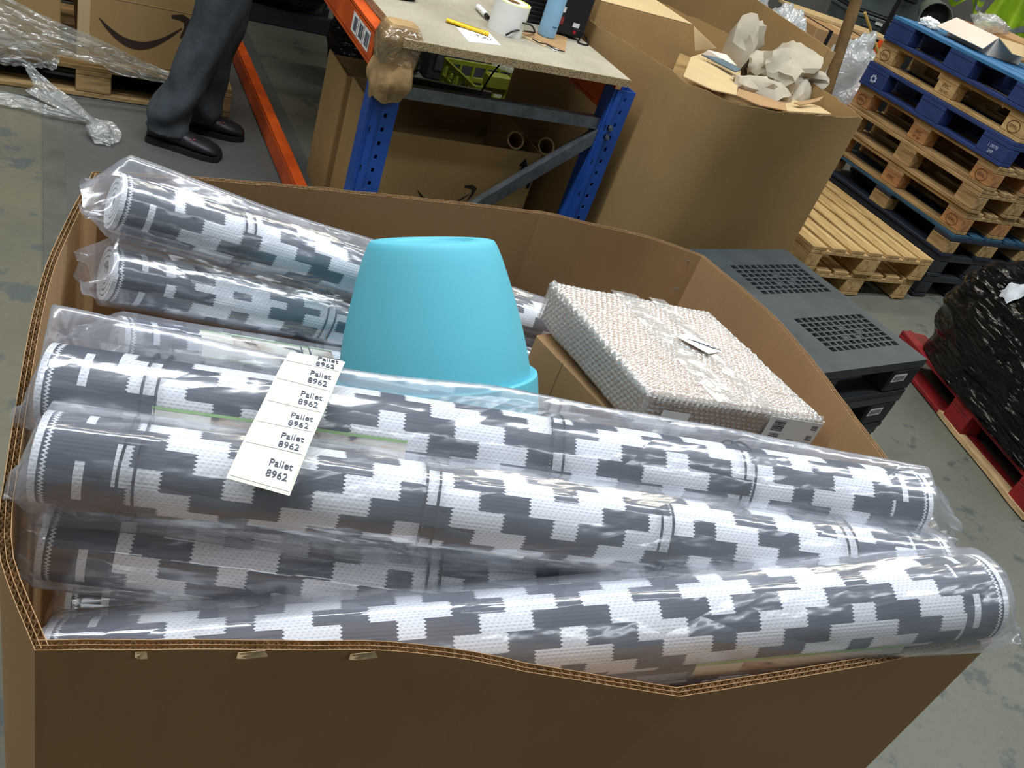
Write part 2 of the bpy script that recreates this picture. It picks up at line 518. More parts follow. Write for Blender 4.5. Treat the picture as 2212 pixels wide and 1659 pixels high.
for i, (x, y, z, ln, pw, c) in enumerate(LAMPS):
    nm = ['above the rug box', 'right of the rug box', 'above the wrapped cartons', 'above the flattened cartons', 'nearest the far right wall', 'left of the rug box', 'behind the viewer, added as unseen front fill'][i]
    t_ = thing('ceiling_lamp', 'long white batten lamp hanging from the ceiling ' + nm, 'lamp', (x, y, z), 0, 'batten lamps under the ceiling')
    bx('housing', (ln + 0.04, 0.32, 0.07), LAMPB, t_, (0, 0, 0.0), 0.01)
    for sx in (-1, 1):
        bx('hanger', (0.02, 0.02, 6.0 - z - 0.035), LAMPB, t_, (sx * ln * 0.4, 0, (6.0 - z + 0.035) / 2), 0.0)

# ------------------------------------------------------------------ corrugated octagonal boxes
def corrugated_box(root, panels, zb, zt, centre, material, bulge_bottom, th=0.011, pitch=0.0095, flutes=True, ragged=0.002, rows=7, seed=0):
    """panels: lists of rim points (x, y); the walls run straight down to bulge_bottom's plan"""
    cx, cy = centre
    def inward(p, q, r_):
        d = V(r_[0] - p[0], r_[1] - p[1], 0)
        n = V(-d.y, d.x, 0).normalized()
        if n.dot(V(cx - q[0], cy - q[1], 0)) < 0:
            n = -n
        return n
    for pi_, pts in enumerate(panels):
        # resample the panel's rim as a smooth line
        dense = []
        for i in range(len(pts) - 1):
            p0, p1, p2, p3 = [V(*pts[q], 0) for q in (max(i - 1, 0), i, i + 1, min(i + 2, len(pts) - 1))]
            k = max(2, int((p2 - p1).length / 0.025))
            for q in range(k):
                t_ = q / k
                c_ = 0.5 * ((2 * p1) + (p2 - p0) * t_ + (2 * p0 - 5 * p1 + 4 * p2 - p3) * t_ ** 2 + (3 * p1 - p0 - 3 * p2 + p3) * t_ ** 3)
                dense.append((c_.x, c_.y))
        dense.append(tuple(pts[-1]))
        n_ = len(dense)
        nor = [inward(dense[max(i - 1, 0)], dense[i], dense[min(i + 1, n_ - 1)]) for i in range(n_)]
        def zr(p):
            return zt + ragged * nz((p[0] * 14, p[1] * 14, 0), 1.0, seed) + ragged * 0.6 * nz((p[0] * 60, p[1] * 60, 0), 1.0, seed + 2)
        def at(i, off, z):
            p = dense[i]
            s_ = max(0.0, (z - zb) / (zt - zb))
            bp = bulge_bottom(pi_, p)
            x = bp[0] + (p[0] - bp[0]) * s_ ** 1.6
            y = bp[1] + (p[1] - bp[1]) * s_ ** 1.6
            q = V(x, y, z) + nor[i] * off
            return q
        g = G()
        for (o0, o1, depth) in ((0.0, 0.0007, None), (th - 0.0007, th, None), (th * 0.45, th * 0.45 + 0.0006, 0.02)):
            def outer(u, v, o0=o0, depth=depth):
                i = round(u * (n_ - 1)); z1 = zr(dense[i]); z0 = zb if depth is None else z1 - depth
                return at(i, o0, z1 + (z0 - z1) * v)
            def inner(u, v, o1=o1, depth=depth):
                i = round(u * (n_ - 1)); z1 = zr(dense[i]); z0 = zb if depth is None else z1 - depth
                return at(i, o1, z1 + (z0 - z1) * v)
            rr = rows if depth is None else 1
            g.grid(outer, n_ - 1, rr); g.grid(inner, n_ - 1, rr)
            g.grid(lambda u, v: lerp(outer(u, 0), inner(u, 0), v), n_ - 1, 1)
            g.grid(lambda u, v: lerp(outer(v * 0 + 0, u), inner(0, u), v), rr, 1)
            g.grid(lambda u, v: lerp(outer(1, u), inner(1, u), v), rr, 1)
        g.grid(lambda u, v: at(round(u * (n_ - 1)), v * th, zr(dense[round(u * (n_ - 1))]) - 0.02), n_ - 1, 1)
        wall = g.obj('wall_panel', material, root, smooth=30)
        if flutes:
            h = G()
            total = sum(math.dist(a, b) for a, b in zip(dense[:-1], dense[1:]))
            acc = [0.0]
            for a, b in zip(dense[:-1], dense[1:]):
                acc.append(acc[-1] + math.dist(a, b))
            def walk(d):
                for i in range(n_ - 1):
                    if d <= acc[i + 1] or i == n_ - 2:
                        f_ = (d - acc[i]) / max(1e-6, acc[i + 1] - acc[i])
                        p = lerp((*dense[i], 0), (*dense[i + 1], 0), f_)
                        return p, lerp(nor[i], nor[i + 1], f_)
            for (l0, l1) in ((0.0007, th * 0.45), (th * 0.45 + 0.0006, th - 0.0007)):
                k = max(2, int(total / pitch * 2))
                vs = []; fs = []
                for i in range(k + 1):
                    p, nn = walk(total * i / k)
                    off = l0 if i % 2 else l1
                    q = p + nn * off
                    z1 = zr((p.x, p.y)) - 0.0006
                    vs += [V(q.x, q.y, z1), V(q.x, q.y, z1 - 0.007)]
                for i in range(k):
                    fs.append((2 * i, 2 * i + 1, 2 * i + 3, 2 * i + 2))
                h.add(vs, fs)
            o = h.obj('fluting', CARDE, wall)
            o['kind'] = 'stuff'

NR = [(-0.0016, 0.5045, 1.05), (0.1717, 0.4757, 1.05), (0.3265, 0.4444, 1.05), (0.4568, 0.3936, 1.05), (0.5921, 0.3429, 1.05), (0.8136, 0.3331, 1.05), (1.11, 0.3247, 1.05),
      (1.1859, 0.4726, 1.05), (1.2387, 0.6468, 1.05), (1.2695, 0.7742, 1.05), (1.3184, 1.0581, 1.05), (1.2871, 1.3154, 1.05), (1.1727, 1.38, 1.05), (0.9245, 1.4434, 1.05),
      (0.4612, 1.4368, 1.05), (0.2181, 1.4207, 1.05), (0.0762, 1.3973, 1.05), (0.0045, 1.0815, 1.05), (-0.0316, 0.6832, 1.05), (-0.0296, 0.6072, 1.05)]
P2 = [p[:2] for p in NR]
box_root = thing('pallet_box', 'large open brown cardboard box in front, full of rolled rugs', 'box', (0.62, 0.86, 0.15))
near_panels = [P2[0:5], P2[4:7], P2[6:9], P2[8:12], P2[11:14], P2[13:17], P2[16:19], [P2[18], P2[19], P2[0]]]
def near_bottom(pi_, p):
    if pi_ < 2:
        f_ = (p[0] - P2[0][0]) / (P2[6][0] - P2[0][0])
        return (p[0], P2[0][1] + (P2[6][1] - P2[0][1]) * f_ + 0.0)
    return p
corrugated_box(box_root, near_panels, 0.152, 1.05, (0.62, 0.88), CARD, near_bottom)
g = G(); g.add([(p[0] + (0.62 - p[0]) * 0.012, p[1] + (0.88 - p[1]) * 0.012, z) for z in (0.152, 0.16) for p in P2],
               [tuple(range(20))[::-1], tuple(range(20, 40))] + [(i, (i + 1) % 20, 20 + (i + 1) % 20, 20 + i) for i in range(20)])
g.obj('base_panel', CARD, box_root)
for (a, b) in (((1.255, 1.3221, 1.03), (1.2682, 1.3181, 1.03)), ((1.1976, 1.2645, 0.99), (1.2191, 1.2702, 0.99))):
    c_ = lerp(a, b, 0.5)
    G().tube([a, b], 0.0012, 5).obj('staple', STEEL, box_root)
# torn scraps of liner on the front rim
for (px, ln) in (((0.275, 0.4547, 1.049), 0.014), ((0.1736, 0.4741, 1.049), 0.014), ((0.0804, 0.4899, 1.049), 0.005)):
    G().slab([(px[0] - ln, px[1] - 0.003, px[2] - 0.004), (px[0] - ln * 0.3, px[1] - 0.003, px[2] - 0.007), (px[0] + ln, px[1] - 0.005, px[2] - 0.005), (px[0] + ln * 0.8, px[1] - 0.002, px[2] + 0.001), (px[0] - ln * 0.9, px[1], px[2])], 0.001).obj('torn_liner', CARDE, box_root)

# plain wooden pallet that carries the box
def eur_pallet(label, loc, rz, m_top, m_side=None, m_block=None, group=None, dims=(1.2, 0.8), nboards=5, blockl=0.145, h=0.144, name='wooden_pallet', m_bottom=None):
    L, W = dims
    m_side = m_side or m_top
    m_block = m_block or m_side
    m_bottom = m_bottom or m_side
    t_ = thing(name, label, 'pallet', loc, rz, group)
    th = 0.022
    bh = h - 3 * th
    yw = ((-W / 2 + 0.05, 0.1), (0.0, 0.145), (W / 2 - 0.05, 0.1))
    xs = (-L / 2 + blockl / 2, 0.0, L / 2 - blockl / 2)
    for (y, wd) in yw:
        bx('bottom_board', (L, wd, th), m_bottom, t_, (0, y, th / 2), 0.003)
    blocks = {}
    for i, x in enumerate(xs):
        for j, (y, wd) in enumerate(yw):
            blocks[i, j] = bx('block', (blockl, wd, bh), m_block, t_, (x, y, th + bh / 2), 0.004)
        bx('cross_board', (blockl, W, th), m_side, t_, (x, 0, th + bh + th / 2), 0.003)
    wds = [0.145 if i % 2 == 0 else 0.1 for i in range(nboards)] if nboards == 5 else [W / nboards * 0.78] * nboards
    gap = (W - sum(wds)) / (nboards - 1)
    y = -W / 2
    for k, wd in enumerate(wds):
        bx('top_board', (L, wd, th), m_top, t_, (0, y + wd / 2, h - th / 2), 0.003)
        y += wd + gap
    return t_, blocks
eur_pallet('weathered wooden pallet under the big rug box', (0.62, 0.88, 0.0065), 0.0, WOODO, group=None, dims=(1.2, 1.0), nboards=7)

# ------------------------------------------------------------------ rolled rugs
def rolled_rug(label, L0, L1, r=0.042, seam=0.0, phase=0.0, fins=((1.2, 0.03),), bands=(), cards=(), ext=(0.05, 0.05), seed=1, puff=0.004, length=RUGLEN):
    L0 = V(L0); L1 = V(L1)
    ax = (L1 - L0).normalized()
    L1 = L0 + ax * length
    back = V(0, 0, 1).cross(ax).normalized()          # away from the viewer
    upv = ax.cross(back).normalized()
    mid = (L0 + L1) / 2
    root = thing('rolled_rug', label, 'rug', tuple(mid - V(0, 0, r)), 0, 'rolled rugs in clear sleeves')
    def at(x, phi, rad):
        return L0 + ax * x + (back * math.cos(phi) + upv * math.sin(phi)) * rad
    # the rug: a spiral strip with real thickness
    turns, per = 3.6, 44
    n_ = int(turns * per)
    outer = []; inner = []; arc = 0.0; arcs = []
    for i in range(n_ + 1):
        th_ = seam + 2 * PI * i / per
        tt = i / per
        rad = r - 0.0085 * tt
        outer.append((th_, rad)); inner.append((th_, rad - 0.0055))
        arcs.append(arc); arc += rad * 2 * PI / per
    vs = []; fs = []; uvs = []
    def quad(a, b, c, d, ua, ub, uc, ud):
        base = len(vs)
        vs.extend([a, b, c, d]); fs.append((base, base + 1, base + 2, base + 3)); uvs.extend([ua, ub, uc, ud])
    for i in range(n_):
        (t0, r0), (t1, r1) = outer[i], outer[i + 1]
        (_, q0), (_, q1) = inner[i], inner[i + 1]
        a0, a1 = arcs[i] + phase, arcs[i + 1] + phase
        Lr = length
        quad(at(0, t0, r0), at(Lr, t0, r0), at(Lr, t1, r1), at(0, t1, r1), (0, a0), (RUGLEN, a0), (RUGLEN, a1), (0, a1))
        quad(at(0, t0, q0), at(0, t1, q1), at(Lr, t1, q1), at(Lr, t0, q0), (0, a0), (0, a1), (RUGLEN, a1), (RUGLEN, a0))
        for x in (0, Lr):
            quad(at(x, t0, r0), at(x, t1, r1), at(x, t1, q1), at(x, t0, q0), (0.002, a0), (0.002, a1), (0.002, a1), (0.002, a0))
    for k in (0, n_):
        quad(at(0, outer[k][0], outer[k][1]), at(length, outer[k][0], outer[k][1]), at(length, inner[k][0], inner[k][1]), at(0, inner[k][0], inner[k][1]),
             (0.03, phase), (0.03, phase), (0.03, phase), (0.03, phase))
    inv = wmat(root).inverted()
    me = bpy.data.meshes.new('rug')
    me.from_pydata([tuple(inv @ p) for p in vs], [], fs)
    uvl = me.uv_layers.new(name='UVMap')
    uvl.data.foreach_set('uv', [c for q in uvs for c in q])
    me.materials.append(RUG)
    bm = bmesh.new(); bm.from_mesh(me)
    bmesh.ops.remove_doubles(bm, verts=bm.verts, dist=1e-5)
    bm.to_mesh(me); bm.free()
    me.polygons.foreach_set('use_smooth', [True] * len(me.polygons))
    me.set_sharp_from_angle(angle=math.radians(40))
    link('rug', me, root)
    # pairs of thin dark bands
    for x in bands:
        g_ = G()
        for dx in (-0.0075, 0.0075):
            ring = [at(x + dx + 0.0015 * math.sin(3 * a + x * 40), a, r + 0.0018) for a in [2 * PI * k / 36 for k in range(36)]]
            g_.tube(ring, 0.0017, 5, closed=True)
        g_.obj('band', STRING, root, smooth=True)
    # printed insert cards wrapped on the rug under the film
    for (x0, x1, p0, p1) in cards:
        g_ = G()
        g_.grid(lambda u, v: at(x0 + (x1 - x0) * u, p0 + (p1 - p0) * v, r + 0.0022), 10, 10)
        c_ = g_.obj('insert_card', PRINT, root, smooth=True)
        for (q0, q1) in ((p0 - 0.01, p0 + 0.05), (p1 - 0.05, p1 + 0.01)):
            G().grid(lambda u, v: at(x0 + (x1 - x0) * u, q0 + (q1 - q0) * v, r + 0.003), 10, 2).obj('green_edge', GREENL, c_, smooth=True)
        G().grid(lambda u, v: at(x0 + (x1 - x0) * (0.0 + 0.22 * u), p0 + 0.06 + (p1 - p0 - 0.12) * v, r + 0.003), 4, 8).obj('cream_panel', CREAM, c_, smooth=True)
    # loose clear sleeve with a flattened seam and gathered ends
    nu, nv = 120, 72
    e0, e1 = ext
    def sl(u, v):
        x = -e0 + (length + e0 + e1) * u
        phi = 2 * PI * v
        q = V(x * 3.0, math.cos(phi) * 0.9, math.sin(phi) * 0.9)
        rad = r + 0.0035 + puff * (0.6 + 0.8 * nz(q, 1.6, seed)) + puff * 0.5 * max(0.0, nz((x * 9, math.cos(phi) * 2.4, math.sin(phi) * 2.4), 1.0, seed + 3))
        for (fa, fl_) in fins:
            d = math.atan2(math.sin(phi - fa), math.cos(phi - fa))
            wd = 0.42
            if abs(d) < wd:
                rad += fl_ * max(0.1, 1.25 - x / length) * (0.75 + 0.5 * nz((x * 4, fa, 0), 1.0, seed + 7)) * (1 - abs(d) / wd) ** 1.5
        over = max(0.0, -x / e0 if e0 else 0) if x < 0 else (max(0.0, (x - length) / e1) if x > length else 0.0)
        sq = 1.0 - 0.82 * over ** 0.8
        wob = 0.012 * over * nz((math.cos(phi) * 3, math.sin(phi) * 3, x * 20), 1.0, seed + 11)
        xo = x + 0.6 * (e0 if x < 0 else e1) * over * nz((math.cos(phi) * 1.5, math.sin(phi) * 1.5, 0), 1.0, seed + 15)
        a = rad * math.cos(phi) * (1 - 0.12 * over) + wob
        b = rad * math.sin(phi) * sq + wob * 1.4 - 0.01 * over
        p = L0 + ax * xo + back * a + upv * b
        return p
    g_ = G(); g_.grid(sl, nu, nv, closev=True)
    g_.obj('sleeve', SLEEVE, root, smooth='all')
    return root, at

RA = rolled_rug('front rolled rug slanting along the near rim, right end over the corner', (0.0152, 0.6073, 0.862), (1.0875, 0.3609, 1.1), r=0.060, length=1.115, seam=4.0, phase=0.02,
                fins=((1.75, 0.022),), bands=(), cards=((0.70, 0.97, 3.05, 3.85),), seed=2, ext=(0.015, 0.03))
RB = rolled_rug('wide middle rolled rug with four band pairs, under the bottom of the label strip', (0.0022, 0.7307, 1.06), (1.0849, 0.4461, 1.06), r=0.052, seam=5.0, phase=0.0,
                fins=((1.9, 0.012), (4.2, 0.022)), bands=(0.09, 0.40, 0.69, 0.96), seed=3, ext=(0.016, 0.05))
RC = rolled_rug('rolled rug in front of the teal pot, pointed clear sleeve end at right', (0.0095, 0.8457, 1.06), (1.0818, 0.517, 1.11), r=0.052, seam=5.2, phase=0.055,
                fins=((1.35, 0.040),), bands=(0.115, 0.275, 0.585, 0.845), cards=((0.12, 0.40, 2.55, 3.3),), seed=4, ext=(0.018, 0.06))
RD = rolled_rug('low rolled rug running under the right end of the front rug', (0.0104, 0.7192, 0.952), (0.7663, 0.4898, 0.945), r=0.050, seam=0.6, phase=0.09,
                fins=((2.4, 0.010),), bands=(0.42,), seed=5, ext=(0.03, 0.03))
RE = rolled_rug('topmost rolled rug at the back, left end over the box corner', (0.0945, 1.2308, 1.09), (0.8891, 1.2672, 0.885), r=0.044, seam=1.0, phase=0.03,
                fins=((1.3, 0.020),), bands=(0.19, 0.62), seed=6, ext=(0.035, 0.03))
RF = rolled_rug('rolled rug wedged under the topmost back rug, beside the teal pot', (0.0875, 1.1932, 0.995), (0.4553, 1.2191, 0.905), r=0.045, seam=2.6, phase=0.07,
                fins=((1.6, 0.012),), bands=(0.35,), seed=7, ext=(0.03, 0.03))
RG = rolled_rug('lowest back rolled rug with a printed photo insert, behind the label strip', (0.0999, 1.1097, 0.925), (0.4514, 1.1491, 0.84), seam=0.3, phase=0.05,
                fins=((1.9, 0.012),), bands=(0.29,), cards=((0.11, 0.34, 1.5, 2.6),), seed=8, ext=(0.045, 0.03))

for (lb, a, b, sd_, ph) in (('deep rolled rug lowest in the box beneath the front rug', (0.09, 0.62, 0.73), (1.10, 0.53, 0.73), 9, 0.02),
                            ('deep rolled rug in the dark under the middle rug', (0.03, 0.75, 0.76), (1.10, 0.63, 0.77), 10, 0.06),
                            ('deep rolled rug in the dark under the pot side rug', (0.03, 0.88, 0.80), (1.10, 0.76, 0.80), 11, 0.1)):
    rolled_rug(lb, a, b, seam=0.5, phase=ph, fins=((1.6, 0.01),), bands=(0.3,), seed=sd_, ext=(0.02, 0.03))

# ------------------------------------------------------------------ teal planter, upside down
pa = V(-0.110, 0.463, 0.880).normalized()
ptop = V((0.5333, 1.0913, 1.1515))
pot = thing('plant_pot', 'matt teal plant pot standing upside down among the rugs', 'pot', tuple(ptop - pa * 0.275))
side = pa.cross(V(1, 0, 0)).normalized()
pm = frame(ptop, V(1, 0, 0) - pa * pa.x, side * -1)
if (pm.to_3x3() @ V(0, 0, 1)).dot(pa) < 0:
    pm = frame(ptop, V(1, 0, 0) - pa * pa.x, side)
K = 1.33 / 1862
wall = [(97, -350), (135*1.0, -6), ]
prof_px = [(135, -4), (141, -14), (152, -42), (167, -88), (182, -140), (195, -190), (205, -238), (211, -275), (214, -296)]
prof = [(0.0, -0.004), (0.012, -0.004), (0.012, -0.02)]
outer = [(r_ * K, z_ * K) for r_, z_ in prof_px]
G().lathe([(0.011, -0.018), (0.011, -0.0045), (0.060, -0.0045), (0.064, 0.0)] + [(0.090, 0.0), (0.0945, -0.0015)] + outer
          + [(0.149, -0.2115), (0.141, -0.18), (0.128, -0.12), (0.108, -0.05), (0.088, -0.018), (0.011, -0.018)], 64, mt=pm).obj('body', TEAL, pot, smooth=35)
G().lathe([(0.150, -0.2120), (0.1600, -0.2075), (0.1635, -0.2105), (0.1643, -0.2150), (0.1660, -0.268), (0.1630, -0.271), (0.1570, -0.270), (0.150, -0.2120)], 64, mt=pm).obj('rim', TEAL, pot, smooth=35)

# ------------------------------------------------------------------ bubble-wrapped parcel and the carton under it
ZT = 1.03
q0, q1, q2, q3 = [V(p) for p in ((0.8446, 1.202, 1.03), (1.1565, 1.1076, 1.03), (1.2217, 0.7884, 1.03), (0.8789, 0.8669, 1.03))]
q1 = q0 + (q2 - q3) * 0.99
parcel = thing('wrapped_parcel', 'flat parcel in bubble wrap lying right of the teal pot', 'parcel', tuple((q0 + q2) / 2 - V(0, 0, 0.1)))
dn = V(0, 0, -0.088)
def inset(q, k):
    c_ = (q0 + q2) / 2
    return q + (c_ - q) * k
PCARD = cardboard('tan_carton', (172, 138, 106))
G().hexa([inset(q, 0.035) + dn * 0.97 for q in (q0, q1, q2, q3)], [inset(q, 0.035) + V(0, 0, -0.006) for q in (q0, q1, q2, q3)]).obj('carton', PCARD, parcel, bevel=0.002)
def bubbled(c00, c10, c11, c01, nor, nu, nv, pitch, rnd=True, seed=0):
    c00, c10, c11, c01 = V(c00), V(c10), V(c11), V(c01)
    lu = ((c10 - c00).length + (c11 - c01).length) / 2
    lv = ((c01 - c00).length + (c11 - c10).length) / 2
    def fn(u, v):
        p = (c00 * (1 - u) + c10 * u) * (1 - v) + (c01 * (1 - u) + c11 * u) * v
        x = u * lu / pitch; y = v * lv / (pitch * 0.88)
        j = math.floor(y)
        xx = x + 0.5 * (j % 2)
        dx = xx - math.floor(xx) - 0.5; dy = y - j - 0.5
        d = math.sqrt(dx * dx + dy * dy * 0.8) / 0.46
        h = 0.0042 * math.sqrt(max(0.0, 1 - d * d)) * (0.55 + 0.7 * abs(nz((xx // 1 * 0.37, j * 0.53, seed), 1.0)))
        edge = min(u * lu, (1 - u) * lu, v * lv, (1 - v) * lv)
        rd = -0.010 * max(0.0, 1 - edge / 0.016) ** 2 if rnd else 0.0
        wv = 0.003 * nz(p, 14.0, seed)
        return p + V(nor) * (h + rd + wv)
    return fn
g = G()
g.grid(bubbled(q0, q1, q2, q3, (0, 0, 1), 1, 1, 0.0105), 190, 190)
wrap = g.obj('bubble_wrap', BUBF, parcel, smooth='all')
for k, (a, b) in enumerate(((q3, q2), (q0, q3), (q2, q1), (q1, q0))):
    n_ = (b - a).cross(V(0, 0, 1)).normalized()
    if n_.dot((q0 + q2) / 2 - a) > 0:
        n_ = -n_
    g = G(); g.grid(bubbled(a, b, b + dn, a + dn, n_, 1, 1, 0.0105, True, k + 1), 190 if k < 2 else 60, 44 if k < 2 else 16)
    g.obj('bubble_wrap', BUBF, parcel, smooth='all')
# tape runs and paper labels
def on_top(u, v, h):
    return (q0 * (1 - u) + q1 * u) * (1 - v) + (q3 * (1 - u) + q2 * u) * v + V(0, 0, h)
for (u0, u1) in ((0.36, 0.52), (0.60, 0.70)):
    G().grid(lambda u, v: on_top(u0 + (u1 - u0) * u, v, 0.0032 + 0.001 * nz((v * 20, u * 3, u0), 1.0)), 6, 60).obj('tape', TAPE, parcel, smooth='all')
lab = G().slab([on_top(0.50, 0.42, 0.0055), on_top(0.62, 0.36, 0.0055), on_top(0.72, 0.50, 0.0055), on_top(0.61, 0.55, 0.0055)], 0.0004).obj('paper_label', PAPER, parcel)
for k in range(5):
    a = on_top(0.56 + 0.025 * k, 0.435 + 0.012 * k, 0.0062)
    G().slab([a, a + V(0.022, -0.008, 0), a + V(0.023, -0.0065, 0), a + V(0.001, 0.0015, 0)], 0.0003).obj('print_line', GREYINK, lab)
fd = (q2 - q3)
fn_ = fd.cross(V(0, 0, 1)).normalized()
if fn_.dot((q0 + q2) / 2 - q2) > 0:
    fn_ = -fn_
def on_front(u, dz, off=0.0045):
    return q3 + fd * u + V(0, 0, dz) + fn_ * off
def front_label(u0, u1, z0, z1, bars, seed):
    l_ = G().slab([on_front(u0, z0), on_front(u1, z0), on_front(u1, z1), on_front(u0, z1)], 0.0004).obj('paper_label', PAPER, parcel)
    rr = random.Random(seed)
    for (bu0, bu1, bz0, bz1) in bars:
        g_ = G(); z = bz0
        while z > bz1:
            hgt = rr.choice((0.0008, 0.0014, 0.0022))
            g_.slab([on_front(bu0, z, 0.0052), on_front(bu1, z, 0.0052), on_front(bu1, z - hgt, 0.0052), on_front(bu0, z - hgt, 0.0052)], 0.0003)
            z -= hgt + rr.choice((0.0009, 0.0013, 0.0018))
        g_.obj('barcode', GREYINK, l_)
front_label(0.68, 0.985, -0.006, -0.084, ((0.71, 0.775, -0.012, -0.036), (0.715, 0.775, -0.041, -0.048), (0.71, 0.775, -0.052, -0.080), (0.93, 0.965, -0.014, -0.022), (0.93, 0.965, -0.036, -0.046), (0.83, 0.87, -0.05, -0.072)), 3)
front_label(0.10, 0.25, -0.028, -0.082, ((0.15, 0.19, -0.042, -0.075),), 5)

u0_, u1_ = V((0.8357, 1.1656, 0.928)), V((0.8873, 0.9093, 0.928))
e_ = (u1_ - u0_).normalized(); sd = V(-e_.y, e_.x, 0)
if sd.x < 0: sd = -sd
u1_ = u1_ + e_ * 0.06
carton2 = thing('cardboard_carton', 'plain brown carton half hidden under the bubble-wrapped parcel', 'carton', tuple((u0_ + u1_) / 2 + sd * 0.11 - V(0, 0, 0.22)))
top = [u0_, u1_, u1_ + sd * 0.22, u0_ + sd * 0.22]
G().hexa([p - V(0, 0, 0.22) for p in top], top).obj('body', CARD, carton2, bevel=0.003)
G().slab([u0_ + e_ * 0.09 - sd * 0.0006 - V(0, 0, 0.0), u0_ + e_ * 0.0905 - sd * 0.0006, u0_ + e_ * 0.0905 - sd * 0.0006 - V(0, 0, 0.2), u0_ + e_ * 0.09 - sd * 0.0006 - V(0, 0, 0.2)], 0.001).obj('seam', FLUTE, carton2)

# ------------------------------------------------------------------ strip of pallet stickers lying on the rugs
s00, s01 = V((0.2557, 0.7985, 1.15)), V((0.3164, 0.778, 1.15))
s10, s11 = V((0.1641, 0.6294, 1.118)), V((0.2221, 0.6021, 1.118))
strip = thing('sticker_strip', 'strip of six white pallet number stickers laid across two rugs', 'stickers', tuple((s00 + s11) / 2))
def st(u, v, h=0.0):
    p = (s00 * (1 - u) + s01 * u) * (1 - v) + (s10 * (1 - u) + s11 * u) * v
    d1 = ((s01 - s00) * (1 - v) + (s11 - s10) * v).normalized()
    d2 = ((s10 - s00) * (1 - u) + (s11 - s01) * u).normalized()
    n_ = d2.cross(d1).normalized()
    if n_.z < 0: n_ = -n_
    return p + n_ * (h + 0.010 * math.sin(PI * min(1, v * 1.05)) + 0.003 * math.sin(v * 9 + u))
BACKING = mat('waxed_backing', (226, 230, 200), 0.5, var=0.02)
LABELW = mat('label_white', (246, 246, 244), 0.5, var=0.0)
g = G(); g.grid(lambda u, v: st(u, v), 4, 40); g.grid(lambda u, v: st(u, v, -0.0004), 4, 40)
g.obj('backing', BACKING, strip, smooth='all')
cuts = [0.0, 0.10, 0.262, 0.424, 0.578, 0.732, 0.985]
cuts = [0.0, 0.115, 0.285, 0.455, 0.615, 0.775, 0.985]
inv = wmat(strip).inverted()
for k in range(6):
    v0, v1 = cuts[k] + (0.0 if k == 0 else 0.006), cuts[k + 1] - 0.006
    v1b = v1
    s_ = G().grid(lambda u, v: st(0.035 + 0.93 * u, v0 + (v1b - v0) * v, 0.0006), 4, 8).obj('sticker', LABELW, strip, smooth='all')
    vc = v0 + 0.058 if k else v1 - 0.085
    if k == 5: vc = v0 + 0.075
    for txt, off in (('Pallet', -0.020), ('8962', 0.040)):
        v_ = vc + off + 0.02
        o_ = st(0.70, v_, 0.0012)
        xd = st(0.8, v_, 0) - st(0.6, v_, 0); yd = st(0.7, v_ - 0.03, 0) - st(0.7, v_ + 0.03, 0)
        text(txt, 0.0112, GREYINK, s_, inv @ frame(o_, xd, yd), 'lettering')

# ------------------------------------------------------------------ pallet-rack work bench
bench = thing('work_bench', 'rack bench with blue uprights, orange beams and chipboard top', 'workbench', (1.45, 2.72, 0))
def upright(x0, x1, yf, zt, depth=0.07):
    g = G()
    th = 0.004
    wd = x1 - x0
    hw, hh, pt = 0.011, 0.016, 0.05
    hx = x0 + wd * 0.62
    g.box(((x0 + hx - hw / 2) / 2, yf, zt / 2), (hx - hw / 2 - x0, th, zt))
    g.box(((x1 + hx + hw / 2) / 2, yf, zt / 2), (x1 - hx - hw / 2, th, zt))
    z = 0.03
    while z < zt:
        z2 = min(z + pt - hh, zt)
        g.box((hx, yf, (z + z2) / 2), (hw, th, z2 - z))
        z += pt
    for x in (x0, x1):   # side flanges with a return lip
        g.box((x + (th / 2 if x == x0 else -th / 2), yf + depth / 2, zt / 2), (th, depth, zt))
        g.box((x + (0.012 if x == x0 else -0.012), yf + depth, zt / 2), (0.02, th, zt))
    g.box(((x0 * 0.75 + x1 * 0.25), yf - 0.004, zt / 2), (wd * 0.22, 0.006, zt))   # pressed rib
    return g
for (a, b, y) in ((0.960, 1.060, 2.70), (1.868, 1.964, 2.715), (0.960, 1.060, 6.7), (1.868, 1.964, 6.7)):
    up_ = upright(a, b, y, 0.955).obj('upright', BLUES, bench)
    for k in range(5 if y < 3 else 0):
        bx('slot_shadow', (0.004, 0.001, 0.02), BLK, up_, wmat(up_).inverted() @ V(a + 0.016, y - 0.0075, 0.25 + 0.14 * k), 0.0)
def brace(p, q, wd=0.045, dp=0.03, y=2.75):
    p, q = V(p), V(q)
    d = (q - p); ln = d.length; d.normalize()
    rot = Matrix(((d.x, 0, -d.z), (0, 1, 0), (d.z, 0, d.x)))
    g = G(); c_ = (p + q) / 2
    g.box(c_ + V(0, -dp / 2, 0), (ln, 0.002, wd), rot)
    n_ = rot @ V(0, 0, 1)
    for s_ in (-1, 1):
        g.box(c_ + n_ * (s_ * wd / 2), (ln, dp, 0.002), rot)
        g.box(c_ + n_ * (s_ * (wd / 2 - 0.006)) + V(0, dp / 2, 0), (ln, 0.002, 0.012), rot)
    return g.obj('brace', STEEL, bench)
b1 = brace((1.05, 2.745, 0.80), (1.91, 2.745, 0.812), 0.042)
b2 = brace((1.915, 2.735, 0.80), (1.08, 2.735, -0.08 + 0.15), 0.046)
for (x, z) in ((1.905, 0.775), (1.905, 0.81), (1.055, 0.80)):
    G().lathe([(0.0, 0.016), (0.007, 0.016), (0.008, 0.0), (0.013, 0.0), (0.013, -0.004), (0, -0.004)], 8, mt=Matrix.Translation((x, 2.708, z)) @ Matrix.Rotation(PI / 2, 4, 'X')).obj('bolt', STEEL, bench)
